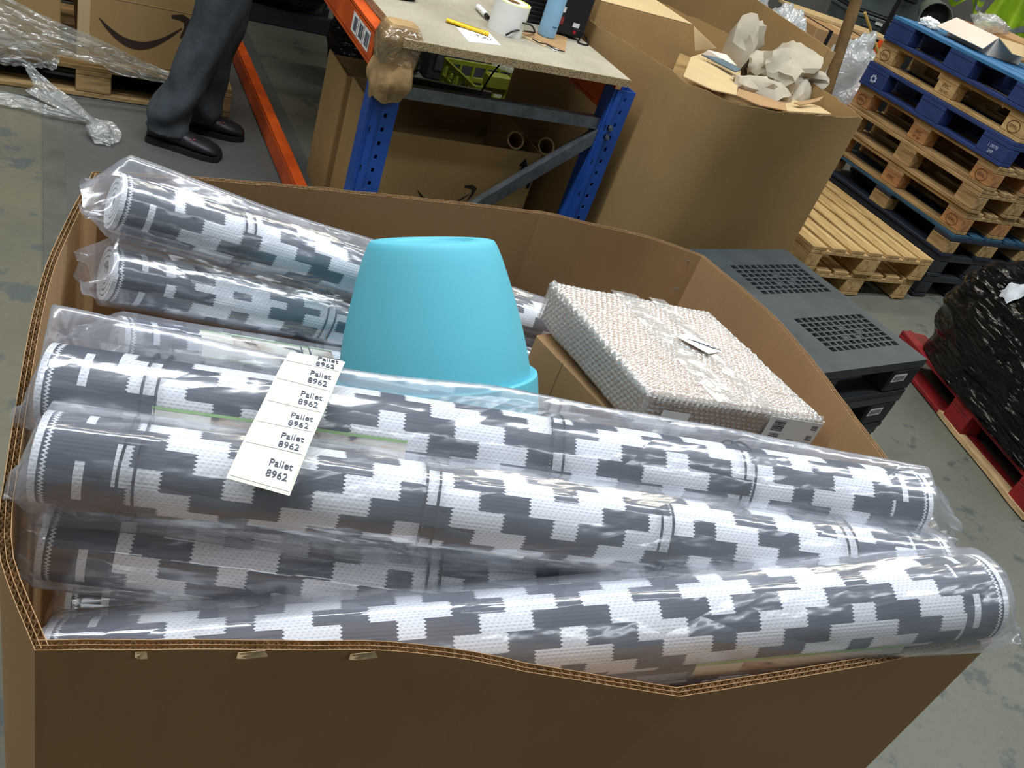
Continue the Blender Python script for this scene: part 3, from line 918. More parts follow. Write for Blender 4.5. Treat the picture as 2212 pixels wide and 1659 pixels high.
def beam(x0, x1, y0, y1, z0, z1, nm='beam'):
    g = G(); th = 0.004
    g.box((x0, (y0 + y1) / 2, (z0 + z1) / 2), (th, y1 - y0, z1 - z0 - 0.02))
    g.box(((x0 + x1) / 2, (y0 + y1) / 2, z1), (x1 - x0, y1 - y0, 0.012))
    g.box(((x0 + x1) / 2, (y0 + y1) / 2, z0), (x1 - x0, y1 - y0, 0.012))
    g.box((x1, (y0 + y1) / 2, (z0 + z1) / 2), (th, y1 - y0, z1 - z0 - 0.02))
    return g
ub = beam(0.952, 1.0, 2.76, 6.7, 0.862, 0.965).obj('beam', ORANGE, bench, bevel=0.0)
beam(1.87, 1.92, 2.79, 6.7, 0.862, 0.965).obj('beam', ORANGE, bench)
for k in range(3):
    y = 2.80 + 0.075 * k
    s_ = G().slab([(0.9485, y, 0.885), (0.9485, y + 0.068, 0.885), (0.9485, y + 0.068, 0.948), (0.9485, y, 0.948)], 0.0006).obj('barcode_sticker', PAPER, ub)
    g = G(); rr = random.Random(k)
    yy = y + 0.008
    while yy < y + 0.05:
        d = rr.choice((0.0015, 0.003, 0.004)); g.box((0.9478, yy, 0.917), (0.0006, d, 0.045)); yy += d + rr.choice((0.002, 0.003))
    g.obj('bars', GREYINK, s_)
beam(0.952, 1.0, 2.78, 6.7, 0.022, 0.115).obj('beam', ORANGE, bench)
# chipboard top with its rough cut edges
FL_, FR_ = V((1.0051, 2.6321, 1)), V((1.9156, 2.7034, 1))
dep = V(-0.07, 4.1, 0)
tq = [FL_, FR_, FR_ + V(0.0, 4.1, 0), FL_ + dep]
G().hexa([p + V(0, 0, -0.027) for p in tq], [p + V(0, 0, -0.0002) for p in tq]).obj('bench_top', CHIPE, bench)
c_ = (tq[0] + tq[2]) / 2
G().slab([p + (c_ - p) * 0.0015 for p in tq], 0.0006).obj('top_face', CHIP, bench)

# crumpled brown paper taped round the left upright's top
pad = thing('corner_padding', 'crumpled brown paper taped over the bench corner', 'padding', (1.0, 2.68, 0.8))
g = G()
def padf(u, v):
    phi = 2 * PI * v
    z = 0.785 + 0.245 * u
    rx, ry = 0.062 + 0.006 * u, 0.052
    k = 1.0 + 0.16 * (abs(nz((math.cos(phi) * 1.6, math.sin(phi) * 1.6, z * 9), 1.0, 3)) * 2 - 0.4) + 0.10 * nz((math.cos(phi) * 4, math.sin(phi) * 4, z * 16), 1.0, 8)
    k *= (1.0 - 0.30 * max(0, u - 0.85) / 0.15) * (1.0 - 0.22 * max(0, 0.2 - u) / 0.2)
    zz = z + (0.03 * nz((math.cos(phi) * 1.4, math.sin(phi) * 1.4, 0), 1.0, 5) if u < 0.05 else 0)
    ct, s_t = math.cos(phi), math.sin(phi)
    sup = (abs(ct) ** 4 + abs(s_t) ** 4) ** -0.25
    return V(1.008 + rx * k * ct * sup, 2.70 + ry * k * s_t * sup, zz)
g.grid(padf, 22, 44, closev=True)
b_ = len(g.v); g.v.append((1.008, 2.70, 1.03)); 
for j in range(44):
    g.f.append((22 * 44 + j, 22 * 44 + (j + 1) % 44, b_)); g.mi.append(0)
TPAPER = mat('brown_paper', (186, 152, 104), 0.45, var=0.15, scale=12, bump=0.4, bscale=40, spec=0.5)
g.obj('paper', TPAPER, pad, smooth=28)
def padw(u, v):
    p = padf(0.52 + 0.5 * u * 0.9, v); c0 = V(1.008, 2.70, p.z)
    return c0 + (p - c0) * 1.035
PTAPE = film('brown_tape', (190, 160, 110), milk=0.35, gloss=0.4, rough=0.1, bscale=30.0, bstr=0.7)
g = G(); g.grid(padw, 10, 44, closev=True); g.obj('tape', PTAPE, pad, smooth='all')

# ------------------------------------------------------------------ things on the bench
TZ = 1.0005
lr = thing('label_roll', 'thick roll of blank white labels standing on the bench', 'label roll', (1.50, 2.98, TZ))
G().lathe([(0.028, 0.0), (0.066, 0.0), (0.066, 0.108), (0.028, 0.108), (0.028, 0.0)], 40).obj('roll', PAPER, lr, smooth=35, world=False)
G().lathe([(0.054, 0.1082), (0.0645, 0.1082), (0.0645, 0.1092), (0.054, 0.1092), (0.054, 0.1082)], 40).obj('top_edge', mat('yellowish_backing', (214, 216, 120), 0.6), lr, smooth=35, world=False)
G().lathe([(0.022, 0.001), (0.028, 0.001), (0.028, 0.107), (0.022, 0.107), (0.022, 0.001)], 24).obj('core', CARD, lr, smooth=35, world=False)
bx('label_edge', (0.0015, 0.004, 0.106), mat('pale_yellow_edge', (222, 220, 150), 0.6), lr, (0.048, -0.0462, 0.054), 0.0, rz=-0.77)
bt = thing('drinks_bottle', 'pale blue coated drinks bottle standing on torn cardboard', 'bottle', (1.700, 3.035, TZ + 0.004))
G().lathe([(0.0, 0.0), (0.030, 0.0), (0.034, 0.004), (0.035, 0.02), (0.035, 0.20), (0.030, 0.225), (0.022, 0.235), (0.0, 0.235)], 36).obj('body', BOTTLE, bt, smooth=35, world=False)
G().lathe([(0.0, 0.262), (0.022, 0.262), (0.024, 0.258), (0.024, 0.236), (0.0, 0.236)], 28).obj('lid', BLK, bt, smooth=35, world=False)
G().box((0.008, -0.0352, 0.045), (0.022, 0.0006, 0.004)).obj('logo_print', mat('blue_print', (60, 100, 150), 0.5), bt, world=False)
pr = thing('label_printer', 'black label printer with a red button behind the blue bottle', 'printer', (1.83, 3.17, TZ), -0.1)
G().box((0, 0, 0.11), (0.13, 0.17, 0.20)).box((0, 0.02, 0.006), (0.12, 0.12, 0.012)).obj('body', BLK, pr, bevel=0.012, world=False)
G().box((0.0, 0.01, 0.217), (0.125, 0.15, 0.014)).obj('cover', BLKP2, pr, bevel=0.006, world=False)
G().lathe([(0, 0.003), (0.006, 0.003), (0.007, 0), (0, 0)], 14, mt=Matrix.Translation((0.022, -0.0855, 0.028)) @ Matrix.Rotation(PI / 2, 4, 'X')).obj('button', mat('red_button', (200, 40, 60), 0.4), pr, world=False)
G().box((0.02, -0.0857, 0.055), (0.028, 0.0012, 0.016)).obj('sticker', PAPER, pr, world=False)
G().box((-0.05, -0.0857, 0.10), (0.018, 0.0012, 0.02)).obj('sticker', PAPER, pr, world=False)
G().box((-0.045, -0.0857, 0.06), (0.016, 0.0012, 0.03)).obj('red_mark', mat('red_print', (150, 50, 50), 0.5), pr, world=False)
rl = thing('dark_device', 'dark ribbed device between the label roll and blue bottle', 'device', (1.70, 3.24, TZ), 0.15)
G().box((0, 0, 0.07), (0.17, 0.11, 0.14)).obj('body', BLKP2, rl, bevel=0.01, world=False)
for k in range(7):
    bx('rib', (0.16, 0.006, 0.006), BLK, rl, (0, -0.056, 0.03 + 0.016 * k), 0.001)
kn = thing('safety_knife', 'yellow plastic box cutter lying on the bench', 'knife', (1.34, 2.93, TZ))
a, b = V((1.2451, 2.9294, 1.008)), V((1.3874, 2.8676, 1.008))
dd = (b - a); ln = dd.length; dd.normalize(); nn = V(-dd.y, dd.x, 0)
def kf(u, v):
    x = ln * u
    wd = 0.0105 * (0.55 + 0.45 * min(1, u * 12)) * (1 + 0.25 * max(0, u - 0.8) * 5) * (1 if u < 0.985 else 0.6)
    ph = 2 * PI * v
    return a + dd * x + nn * (wd * math.cos(ph)) + V(0, 0, 0.0068 * math.sin(ph) + 0.0002)
g = G(); g.grid(kf, 30, 16, closev=True)
g.f += [tuple(range(16))[::-1], tuple(30 * 16 + i for i in range(16))]; g.mi += [0, 0]
kb = g.obj('body', YELLOW, kn, smooth=50)
G().box(a + dd * ln * 0.55 + V(0, 0, 0.0068), (ln * 0.5, 0.004, 0.002), Matrix(((dd.x, -dd.y, 0), (dd.y, dd.x, 0), (0, 0, 1)))).obj('slide', mat('dark_yellow', (190, 150, 20), 0.5), kn)
pp = [V((1.2724, 2.8959, 1.001)), V((1.2655, 2.7492, 1.001)), V((1.405, 2.7885, 1.001)), V((1.41, 2.9093, 1.001))]
ps = thing('paper_slip', 'white paper slip with handwriting under the box cutter', 'paper', tuple(pp[0]))
G().slab(pp, 0.0006).obj('slip', PAPER, ps)
for k, (s_, e_) in enumerate((((0.35, 0.45), (0.55, 0.40)), ((0.45, 0.55), (0.5, 0.30)), ((0.55, 0.62), (0.72, 0.5)), ((0.62, 0.48), (0.70, 0.68)), ((0.72, 0.7), (0.86, 0.58)))):
    def pt_(uv): return (pp[0] * (1 - uv[0]) + pp[3] * uv[0]) * (1 - uv[1]) + (pp[1] * (1 - uv[0]) + pp[2] * uv[0]) * uv[1] + V(0, 0, 0.001)
    G().tube([pt_(s_), lerp(pt_(s_), pt_(e_), 0.5) + V(0.003, 0.002, 0), pt_(e_)], 0.0009, 5).obj('pen_stroke', INK, ps)
sq = [V((1.5739, 2.9955, 1.003)), V((1.6634, 2.9288, 1.003)), V((1.7094, 2.8774, 1.003)), V((1.8275, 3.0963, 1.003)), V((1.7367, 3.1072, 1.003))]
tc = thing('torn_cardboard', 'torn piece of brown cardboard under the blue bottle', 'cardboard', tuple(sq[0]))
G().slab(sq, 0.004).obj('sheet', CARD, tc)
for (a, b) in (((1150, 82), (1200, 104)), ((1128, 76), (1180, 98))):
    pass
G().tube([(1.5979, 2.9411, 1.0065), (1.6144, 2.912, 1.0065), (1.6452, 2.9143, 1.0065), (1.6606, 2.8708, 1.0065), (1.7014, 2.8639, 1.0065)], 0.0022, 5).obj('torn_edge', INK, tc)
G().slab([(1.5529, 2.9686, 1.0015), (1.6335, 2.8936, 1.0015), (1.667, 2.9396, 1.0015), (1.5744, 3, 1.0015)], 0.003).obj('torn_strip', CARDL, tc)
wt = G().slab([(1.6571, 2.8927, 1.0012), (1.6554, 2.8639, 1.0012), (1.7065, 2.8948, 1.0012), (1.703, 2.9213, 1.0012)], 0.0008).obj('paper_scrap', PAPER)
tag(wt, 'tiny white paper scrap beside the torn cardboard on the bench', 'paper')
bg = thing('plastic_sachet', 'small clear sachet with a white label near the orange beam', 'bag', (1.0335, 2.7865, 1))
g = G(); s4 = [V(p) for p in ((0.9996, 2.8086, 1.002), (1.0191, 2.7251, 1.002), (1.0805, 2.7474, 1.002), (1.0577, 2.8302, 1.002))]
g.grid(lambda u, v: (s4[0] * (1 - u) + s4[1] * u) * (1 - v) + (s4[3] * (1 - u) + s4[2] * u) * v + V(0, 0, 0.004 * abs(nz((u * 4, v * 4, 0), 1, 3))), 14, 14)
g.obj('film', STRETCH, bg, smooth='all')
G().slab([lerp(s4[0], s4[1], 0.05) + V(0, 0, 0.006), lerp(s4[0], s4[1], 0.8) + V(0, 0, 0.006), lerp(lerp(s4[0], s4[1], 0.8), s4[2], 0.4) + V(0, 0, 0.006), lerp(s4[0], s4[3], 0.42) + V(0, 0, 0.006)], 0.0006).obj('label', PAPER, bg)
mk = thing('marker_pen', 'white marker pen with dark cap left of the label roll', 'pen', (1.4872, 3.1912, 1))
a, b = V((1.4724, 3.2036, 1.012)), V((1.4678, 3.1016, 1.012))
G().tube([a, lerp(a, b, 0.05), b], [0.006, 0.011, 0.011], 12).obj('barrel', PAPER, mk, smooth=40)
G().tube([b, b + (b - a) * 0.3], [0.009, 0.007], 10).obj('cap', INK, mk, smooth=40)
def cable(name, label, pts, r=0.0035):
    # smooth the path
    P = [V(p) for p in pts]; out = []
    for i in range(len(P) - 1):
        p0, p1, p2, p3 = P[max(i - 1, 0)], P[i], P[i + 1], P[min(i + 2, len(P) - 1)]
        for k in range(6):
            t_ = k / 6
            out.append(0.5 * ((2 * p1) + (p2 - p0) * t_ + (2 * p0 - 5 * p1 + 4 * p2 - p3) * t_ ** 2 + (3 * p1 - p0 - 3 * p2 + p3) * t_ ** 3))
    out.append(P[-1])
    return tag(G().tube(out, r, 7).obj(name, RUBBER, None, smooth=True), label, 'cable')
cable('cable', 'black cable looping in front of the label roll', [(1.4731, 2.9117, 1.006), (1.508, 2.9105, 1.03), (1.5883, 2.9749, 1.02), (1.6402, 3.0171, 1.012), (1.5811, 2.948, 1.05), (1.5262, 2.911, 1.06)])
cable('cable', 'black cable trailing off the printer at the bench edge', [(1.8114, 3.0463, 1.05), (1.8669, 3.0756, 1.04), (1.922, 3.1028, 1.01), (1.8983, 3.0441, 1.0045), (1.8562, 3.0468, 1.0045), (1.8871, 3.0991, 1.0045)])
dm = thing('tape_gun', 'dark tool at the far end of the bench top', 'tool', (1.1519, 3.0894, 1), 0.3)
G().box((0, 0.02, 0.02), (0.09, 0.05, 0.04)).obj('body', BLK, dm, bevel=0.012, world=False)
G().lathe([(0.012, -0.012), (0.034, -0.012), (0.034, 0.012), (0.012, 0.012), (0.012, -0.012)], 20, mt=Matrix.Translation((0.01, 0.05, 0.045)) @ Matrix.Rotation(PI / 2, 4, 'X')).obj('wheel', BLKP2, dm, smooth=35, world=False)

# ------------------------------------------------------------------ below the bench
def smile(parent, o, xd, yd, w_, m=SMILEINK):
    """curved arrow printed on a carton: a thick-to-thin bow with a hooked head"""
    xd = V(xd).normalized(); yd = V(yd).normalized(); nn = xd.cross(yd).normalized()
    def P(x, y): return V(o) + xd * (x * w_) + yd * (y * w_) + nn * 0.0015
    g = G(); n_ = 24; vs = []
    for i in range(n_ + 1):
        t_ = i / n_
        x = t_ * 0.93
        y = -0.36 * math.sin(PI * (0.05 + 0.86 * t_) ** 0.9) + 0.06 * t_ + 0.05
        th = 0.016 + 0.085 * math.sin(PI * t_ ** 0.8)
        vs += [P(x, y + th / 2), P(x, y - th / 2)]
    g.add(vs, [(2 * i, 2 * i + 1, 2 * i + 3, 2 * i + 2) for i in range(n_)])
    hd = [(0.80, 0.16), (0.93, 0.19), (1.03, 0.14), (1.01, 0.02), (0.93, -0.11), (0.915, -0.10), (0.955, 0.02), (0.95, 0.095), (0.90, 0.115), (0.80, 0.125)]
    for i in range(4):
        g.add([P(*hd[i]), P(*hd[i + 1]), P(*hd[-2 - i]), P(*hd[-1 - i])], [(0, 1, 2, 3)])
    return g.obj('printed_arrow', m, parent)
uc = thing('cardboard_carton', 'open brown carton with printed arrows beneath the bench', 'carton', (1.49, 3.1, 0.005))
a, b = V((1.1253, 2.86, 0.6142)), V((1.7493, 2.86, 0.6004))
z1 = (a.z + b.z) / 2
x0, x1 = a.x - 0.02, b.x + 0.0
for (nm, c_, d_) in (('front_panel', ((x0 + x1) / 2, 2.86, z1 / 2), (x1 - x0, 0.006, z1)), ('back_panel', ((x0 + x1) / 2, 3.36, z1 / 2), (x1 - x0, 0.006, z1)),
                     ('side_panel', (x0, 3.11, z1 / 2), (0.006, 0.5, z1)), ('side_panel', (x1, 3.11, z1 / 2), (0.006, 0.5, z1)), ('base_panel', ((x0 + x1) / 2, 3.11, 0.01), (x1 - x0, 0.5, 0.008))):
    p_ = G().box(c_, d_).obj(nm, CARD2, uc)
    if nm == 'front_panel':
        for cx in ((1.6868, 2.856, 0.5458), (1.7383, 2.856, 0.5446)):
            g = G(); x, z = cx[0], cx[2]
            g.add([(x - 0.007, 2.8562, z - 0.09), (x + 0.007, 2.8562, z - 0.09), (x + 0.007, 2.8562, z + 0.005), (x - 0.007, 2.8562, z + 0.005)], [(0, 1, 2, 3)])
            g.add([(x - 0.022, 2.8562, z + 0.0), (x + 0.022, 2.8562, z + 0.0), (x, 2.8562, z + 0.035)], [(0, 1, 2)])
            g.obj('up_arrow', INK, p_)
        smile(p_, ((1.2768, 2.856, 0.3973)[0], 2.8575, (1.2768, 2.856, 0.3973)[2]), (1, 0, 0), (0, 0, 1), 0.235)
for k, (e0, e1, lbl) in enumerate((((1.6648, 2.94, 0.6154), (1.6799, 3.07, 0.5319), 'cardboard tube standing in the carton under the bench, nearer its middle'),
                                   ((1.8085, 2.94, 0.6105), (1.8284, 3.07, 0.5261), 'cardboard tube in the carton under the bench, at its right corner'))):
    e0, e1 = V(e0), V(e1)
    dd = (e1 - e0).normalized()
    tb = thing('cardboard_tube', lbl, 'tube', tuple(e0 + dd * 0.2), 0, 'cardboard tubes under the bench')
    mt = frame(e0, V(1, 0, 0) - dd * dd.x, V(0, 0, 1))
    z_ = dd; x_ = (V(1, 0, 0) - dd * dd.x).normalized(); y_ = z_.cross(x_)
    mt = Matrix(((x_.x, y_.x, z_.x, e0.x), (x_.y, y_.y, z_.y, e0.y), (x_.z, y_.z, z_.z, e0.z), (0, 0, 0, 1)))
    G().lathe([(0.036, 0.0), (0.036, 0.20), (0.029, 0.20), (0.029, 0.0), (0.036, 0.0)], 28, mt=mt).obj('tube', CARD, tb, smooth=35)
    G().lathe([(0.0290, -0.0008), (0.0362, -0.0008), (0.0362, 0.002), (0.0290, 0.002), (0.0290, -0.0008)], 28, mt=mt).obj('cut_end', CARDL, tb, smooth=35)
lc = thing('cardboard_carton', 'tall open brown carton with a curled flap left of the blue upright', 'carton', (1.23, 3.57, 0.005))
G().box((1.23, 3.42, 0.295), (0.26, 0.006, 0.58)).obj('front_panel', CARD2, lc)
G().box((1.10, 3.57, 0.295), (0.006, 0.3, 0.58)).obj('side_panel', CARD2, lc)
G().box((1.36, 3.57, 0.285), (0.006, 0.3, 0.56)).obj('side_panel', CARD2, lc)
G().box((1.23, 3.72, 0.285), (0.26, 0.006, 0.56)).obj('back_panel', CARD2, lc)
G().slab([(1.12, 3.415, 0.585), (1.24, 3.415, 0.585), (1.24, 3.385, 0.50), (1.20, 3.38, 0.45), (1.14, 3.385, 0.47)], 0.004).obj('flap', CARD, lc)
# grey boards and dark equipment behind
gb = G().box((1.62, 3.86, 0.245), (0.7, 0.02, 0.48)).obj('grey_board', mat('grey_board', (96, 92, 84), 0.8))
tag(gb, 'grey brown board standing upright behind the carton under the bench', 'board'); gb.location.z = 0.0
sup = G().box((2.72, 4.25, 0.30), (0.5, 0.03, 0.6)).obj('brown_board', CARD2)
tag(sup, 'dark brown sheet leaning behind the bench below the chipboard', 'cardboard')
lcr = thing('plastic_crate', 'yellow green plastic crate far behind under the bench', 'crate', (2.36, 4.62, 0.005), 0.1)
for sx, sy, dx, dy in ((0, -0.2, 0.5, 0.015), (0, 0.2, 0.5, 0.015), (-0.25, 0, 0.015, 0.4), (0.25, 0, 0.015, 0.4)):
    for z in (0.02, 0.12, 0.22, 0.31):
        bx('rail', (dx, dy, 0.03), LIME, lcr, (sx, sy, z), 0.003)
    for k in range(6):
        o_ = -0.45 + 0.18 * k
        px_ = sx + (o_ * dx if dx > dy else 0); py_ = sy + (o_ * dy if dy > dx else 0)
        bx('post', (0.018, 0.018, 0.32), LIME, lcr, (px_, py_, 0.165), 0.002)
bx('corner_block', (0.15, 0.06, 0.08), LIME, lcr, (-0.12, -0.2, 0.365), 0.01)
bx('crate_floor', (0.5, 0.4, 0.01), LIME, lcr, (0, 0, 0.01), 0.0)
dk = thing('machine_cabinet', 'dark machine cabinet standing behind the bench', 'cabinet', (2.78, 5.6, 0.005))
bx('body', (1.1, 0.5, 0.85), BLK, dk, (0, 0, 0.425), 0.01)
bx('door', (0.5, 0.02, 0.7), BLKP2, dk, (-0.26, -0.262, 0.42), 0.006)
bx('door', (0.5, 0.02, 0.7), BLKP2, dk, (0.26, -0.262, 0.42), 0.006)
gl = blob('plastic_bag', (2.34, 4.50, 0.47), (0.10, 0.07, 0.06), STRETCH, None, 4, 0.4, 3.0, 3)
tag(gl, 'small clear plastic bag on the yellow green crate', 'bag')
dbg = blob('black_sack', (1.72, 4.95, 0.33), (0.26, 0.26, 0.34), BWRAP, None, 9, 0.25, 3.0, 4, flat=0.94)
tag(dbg, 'black sack bulging beneath the bench left of the crate', 'sack')
bpal = thing('black_wrapped_pallet', 'low black wrapped load far behind the person', 'load', (1.42, 6.15, 0.005))
blob('wrapped_goods', (1.42, 6.15, 0.35), (0.36, 0.36, 0.36), BWRAP, bpal, 12, 0.12, 2.5, 4, flat=0.7)
for y in (5.88, 6.15, 6.42):
    G().box((1.42, y, 0.05), (0.66, 0.08, 0.09)).obj('runner', BLKP2, bpal)
cable('cable', 'thin black cable hanging behind the bench brace', [(1.86, 3.5, 0.86), (1.78, 3.45, 0.78), (1.72, 3.42, 0.70), (1.68, 3.4, 0.60), (1.66, 3.4, 0.5)], 0.004)

# ------------------------------------------------------------------ standing person (lower body in view)
person = thing('person', 'person in dark grey trousers and black shoes standing by the wrapped pallet', 'person', (0.60, 3.88, 0.004))
def leg(path, seed):
    """closed rings down one trouser leg: (point, half width across, half width along)"""
    g = G(); n_ = 36; K_ = 40
    pts = [V(p[0]) for p in path]; r1 = [p[1] for p in path]; r2 = [p[2] for p in path]
    def samp(t_):
        f_ = t_ * (len(path) - 1); i = min(int(f_), len(path) - 2); s_ = f_ - i
        s2 = s_ * s_ * (3 - 2 * s_)
        return lerp(pts[i], pts[i + 1], s_), r1[i] + (r1[i + 1] - r1[i]) * s2, r2[i] + (r2[i + 1] - r2[i]) * s2
    def fn(u, v):
        c_, a, b = samp(u); ph = 2 * PI * v
        fold = 0.015 * math.sin(u * 26 + 2.5 * math.sin(ph + seed) + seed) * (0.3 + 1.2 * max(0, u - 0.55)) + 0.018 * nz((math.cos(ph) * 1.3, math.sin(ph) * 1.3, u * 6), 1.0, seed)
        return c_ + V((a + fold) * math.cos(ph), (b + fold) * math.sin(ph), 0)
    g.grid(fn, K_, n_, closev=True)
    for i in (0, K_):
        b_ = len(g.v); c_ = samp(i / K_)[0]; g.v.append(tuple(c_ + V(0, 0, 0.0 if i == 0 else 0.03)))
        for j in range(n_):
            g.f.append((i * n_ + j, i * n_ + (j + 1) % n_, b_)); g.mi.append(0)
    return g
def merge(gs):
    g = G()
    for x in gs:
        g.add(x.v, x.f)
    return g
lgA = leg([((0.70, 3.90, 1.02), 0.11, 0.11), ((0.695, 3.88, 0.86), 0.105, 0.105), ((0.665, 3.865, 0.66), 0.10, 0.095), ((0.625, 3.855, 0.48), 0.092, 0.088), ((0.565, 3.845, 0.30), 0.082, 0.085), ((0.505, 3.84, 0.155), 0.088, 0.085), ((0.488, 3.838, 0.062), 0.085, 0.078)], 1)
lgB = leg([((0.72, 4.02, 1.02), 0.11, 0.11), ((0.725, 4.02, 0.86), 0.105, 0.105), ((0.72, 4.02, 0.66), 0.098, 0.095), ((0.70, 4.02, 0.48), 0.088, 0.088), ((0.675, 4.02, 0.30), 0.08, 0.085), ((0.655, 4.02, 0.155), 0.085, 0.085), ((0.65, 4.02, 0.062), 0.082, 0.078)], 5)
hip = leg([((0.705, 3.96, 1.16), 0.135, 0.165), ((0.705, 3.96, 1.08), 0.14, 0.175), ((0.705, 3.96, 0.98), 0.135, 0.172), ((0.705, 3.96, 0.88), 0.10, 0.13)], 8)
lo = merge([lgA, lgB, hip]).obj('trousers', TROUS, person, smooth=True)
rm = lo.modifiers.new('remesh', 'REMESH'); rm.mode = 'VOXEL'; rm.voxel_size = 0.011; rm.use_smooth_shade = True
def shoe(heel, toe):
    heel, toe = V(heel), V(toe)
    d = toe - heel; ln = d.length; d.normalize(); n_ = V(-d.y, d.x, 0)
    prof = [(0.0, 0.030, 0.065), (0.04, 0.038, 0.095), (0.14, 0.042, 0.110), (0.27, 0.042, 0.114), (0.38, 0.044, 0.106), (0.50, 0.048, 0.094), (0.65, 0.054, 0.082), (0.80, 0.056, 0.074), (0.92, 0.048, 0.062), (0.985, 0.032, 0.048), (1.0, 0.018, 0.034)]
    g = G(); k = 20
    for (t_, wd, ht) in prof:
        for j in range(k):
            ph = 2 * PI * j / k
            cy = math.cos(ph); sy = math.sin(ph)
            g.v.append(tuple(heel + d * (ln * t_) + n_ * (wd * (abs(cy) ** 0.8) * (1 if cy > 0 else -1)) + V(0, 0, 0.022 + (ht - 0.022) * 0.5 * (1 + sy * (1 if sy > 0 else 1)))))
    m_ = len(prof)
    for i in range(m_ - 1):
        for j in range(k):
            g.f.append((i * k + j, i * k + (j + 1) % k, (i + 1) * k + (j + 1) % k, (i + 1) * k + j)); g.mi.append(0)
    g.f += [tuple(range(k))[::-1], tuple((m_ - 1) * k + j for j in range(k))]; g.mi += [0, 0]
    s_ = g.obj('shoe', SHOE, person, smooth=60)
    g = G(); ol = []
    for (t_, wd, ht) in prof: ol.append((t_, wd + 0.004))
    ring = [(t_, w_) for t_, w_ in ol] + [(t_, -w_) for t_, w_ in reversed(ol)]
    bt_ = [heel + d * (ln * t_ * 1.02 - 0.004) + n_ * w_ for t_, w_ in ring]
    kk = len(bt_)
    g.add([p + V(0, 0, 0.005) for p in bt_] + [p + V(0, 0, 0.028) for p in bt_], [tuple(range(kk))[::-1], tuple(range(kk, 2 * kk))] + [(i, (i + 1) % kk, kk + (i + 1) % kk, kk + i) for i in range(kk)])
    g.obj('sole', SOLE, s_)
    for (t_, w_, z_) in ((0.40, -0.036, 0.090), (0.60, -0.041, 0.076), (0.65, -0.034, 0.079)):
        p = heel + d * (ln * t_) + n_ * w_ + V(0, 0, z_)
        G().lathe([(0, 0.003), (0.004, 0.002), (0.0045, 0), (0, 0)], 8, mt=Matrix.Translation(p)).obj('eyelet', PINK, s_)
    g = G()
    for q in range(4):
        t_ = 0.36 + 0.06 * q
        a = heel + d * (ln * t_) + n_ * 0.020 + V(0, 0, 0.098 - 0.010 * q); b = heel + d * (ln * (t_ + 0.02)) - n_ * 0.020 + V(0, 0, 0.098 - 0.010 * q)
        g.tube([a, lerp(a, b, 0.5) + V(0, 0, 0.006), b], 0.0028, 6)
    g.obj('laces', RUBBER, s_, smooth=True)
shoe((0.425, 3.862, 0), (0.712, 3.735, 0))
shoe((0.575, 4.04, 0), (0.855, 3.995, 0))

# ------------------------------------------------------------------ second big box, full of waste card
BR = [(2.0549, 2.5524, 1.07), (2.2211, 2.4459, 1.07), (2.5534, 2.4795, 1.07), (3.0396, 2.6202, 1.07), (3.0842, 3.0539, 1.07), (3.0362, 3.3863, 1.07), (3.015, 3.5555, 1.07), (2.8794, 3.7676, 1.07), (2.7248, 3.9065, 1.07)]
B2 = [p[:2] for p in BR] + [(2.35, 3.95), (2.02, 3.80), (1.955, 3.45), (1.945, 3.15)] + [(1.965, 3.04), (2.03, 2.80)]
bigbox = thing('waste_box', 'tall open brown cardboard box heaped with waste card right of the bench', 'box', (2.5, 3.2, 0.15))
corrugated_box(bigbox, [B2[0:4], B2[3:7], B2[6:10], B2[9:12], B2[11:15] + [B2[0]]], 0.152, 1.07, (2.5, 3.2), CARD2,
               lambda i, p: (p[0], p[1] + (0.10 * math.sin(PI * min(1, max(0, (p[0] - 2.056) / 0.984))) if i == 0 else 0)), th=0.007, pitch=0.02, ragged=0.006, seed=5)
n_ = len(B2)
G().add([(p[0] + (2.5 - p[0]) * 0.03, p[1] + (3.2 - p[1]) * 0.03, z) for z in (0.152, 0.158) for p in B2],
        [tuple(range(n_))[::-1], tuple(range(n_, 2 * n_))] + [(i, (i + 1) % n_, n_ + (i + 1) % n_, n_ + i) for i in range(n_)]).obj('base_panel', CARD2, bigbox)
eur_pallet('weathered wooden pallet under the waste card box', (2.5, 3.2, 0.0065), PI / 2, WOODO, dims=(1.2, 1.0), nboards=7)
def sheet(label, pts, th=0.004, m=CARDL, name='cardboard_sheet', cat='cardboard'):
    o = G().slab(pts, th).obj(name, m)
    return tag(o, label, cat)
fill = G().add([(p[0] + (2.5 - p[0]) * 0.04, p[1] + (3.2 - p[1]) * 0.04, z + 0.04 * nz((p[0] * 3, p[1] * 3, 0), 1, 2)) for z in (0.90, 0.906) for p in B2],
               [tuple(range(n_))[::-1], tuple(range(n_, 2 * n_))] + [(i, (i + 1) % n_, n_ + (i + 1) % n_, n_ + i) for i in range(n_)]).obj('cardboard_sheet', CARD2)
tag(fill, 'large brown card sheet pressed down in the waste box under the scraps', 'cardboard')
wc = thing('waste_carton', 'closed carton standing upright in the waste box, its dark face front', 'carton', (2.21, 3.4, 0.91))
a, b = V((2.4573, 3.2, 1.1415)), V((1.9573, 3.2, 1.1403))
G().box(((1.985 + a.x) / 2, 3.40, (0.91 + a.z) / 2), (a.x - 1.985, 0.40, a.z - 0.91)).obj('body', CARD2, wc, bevel=0.003)
G().box(((1.985 + a.x) / 2, 3.395, a.z + 0.002), (a.x - 1.985, 0.39, 0.003)).obj('lid', CARDL, wc)
sheet('pale triangular card scrap leaning on the upright waste carton', [(2.6248, 3.4058, 1.1), (2.8483, 3.4609, 1.02), (2.6735, 3.3889, 1)])
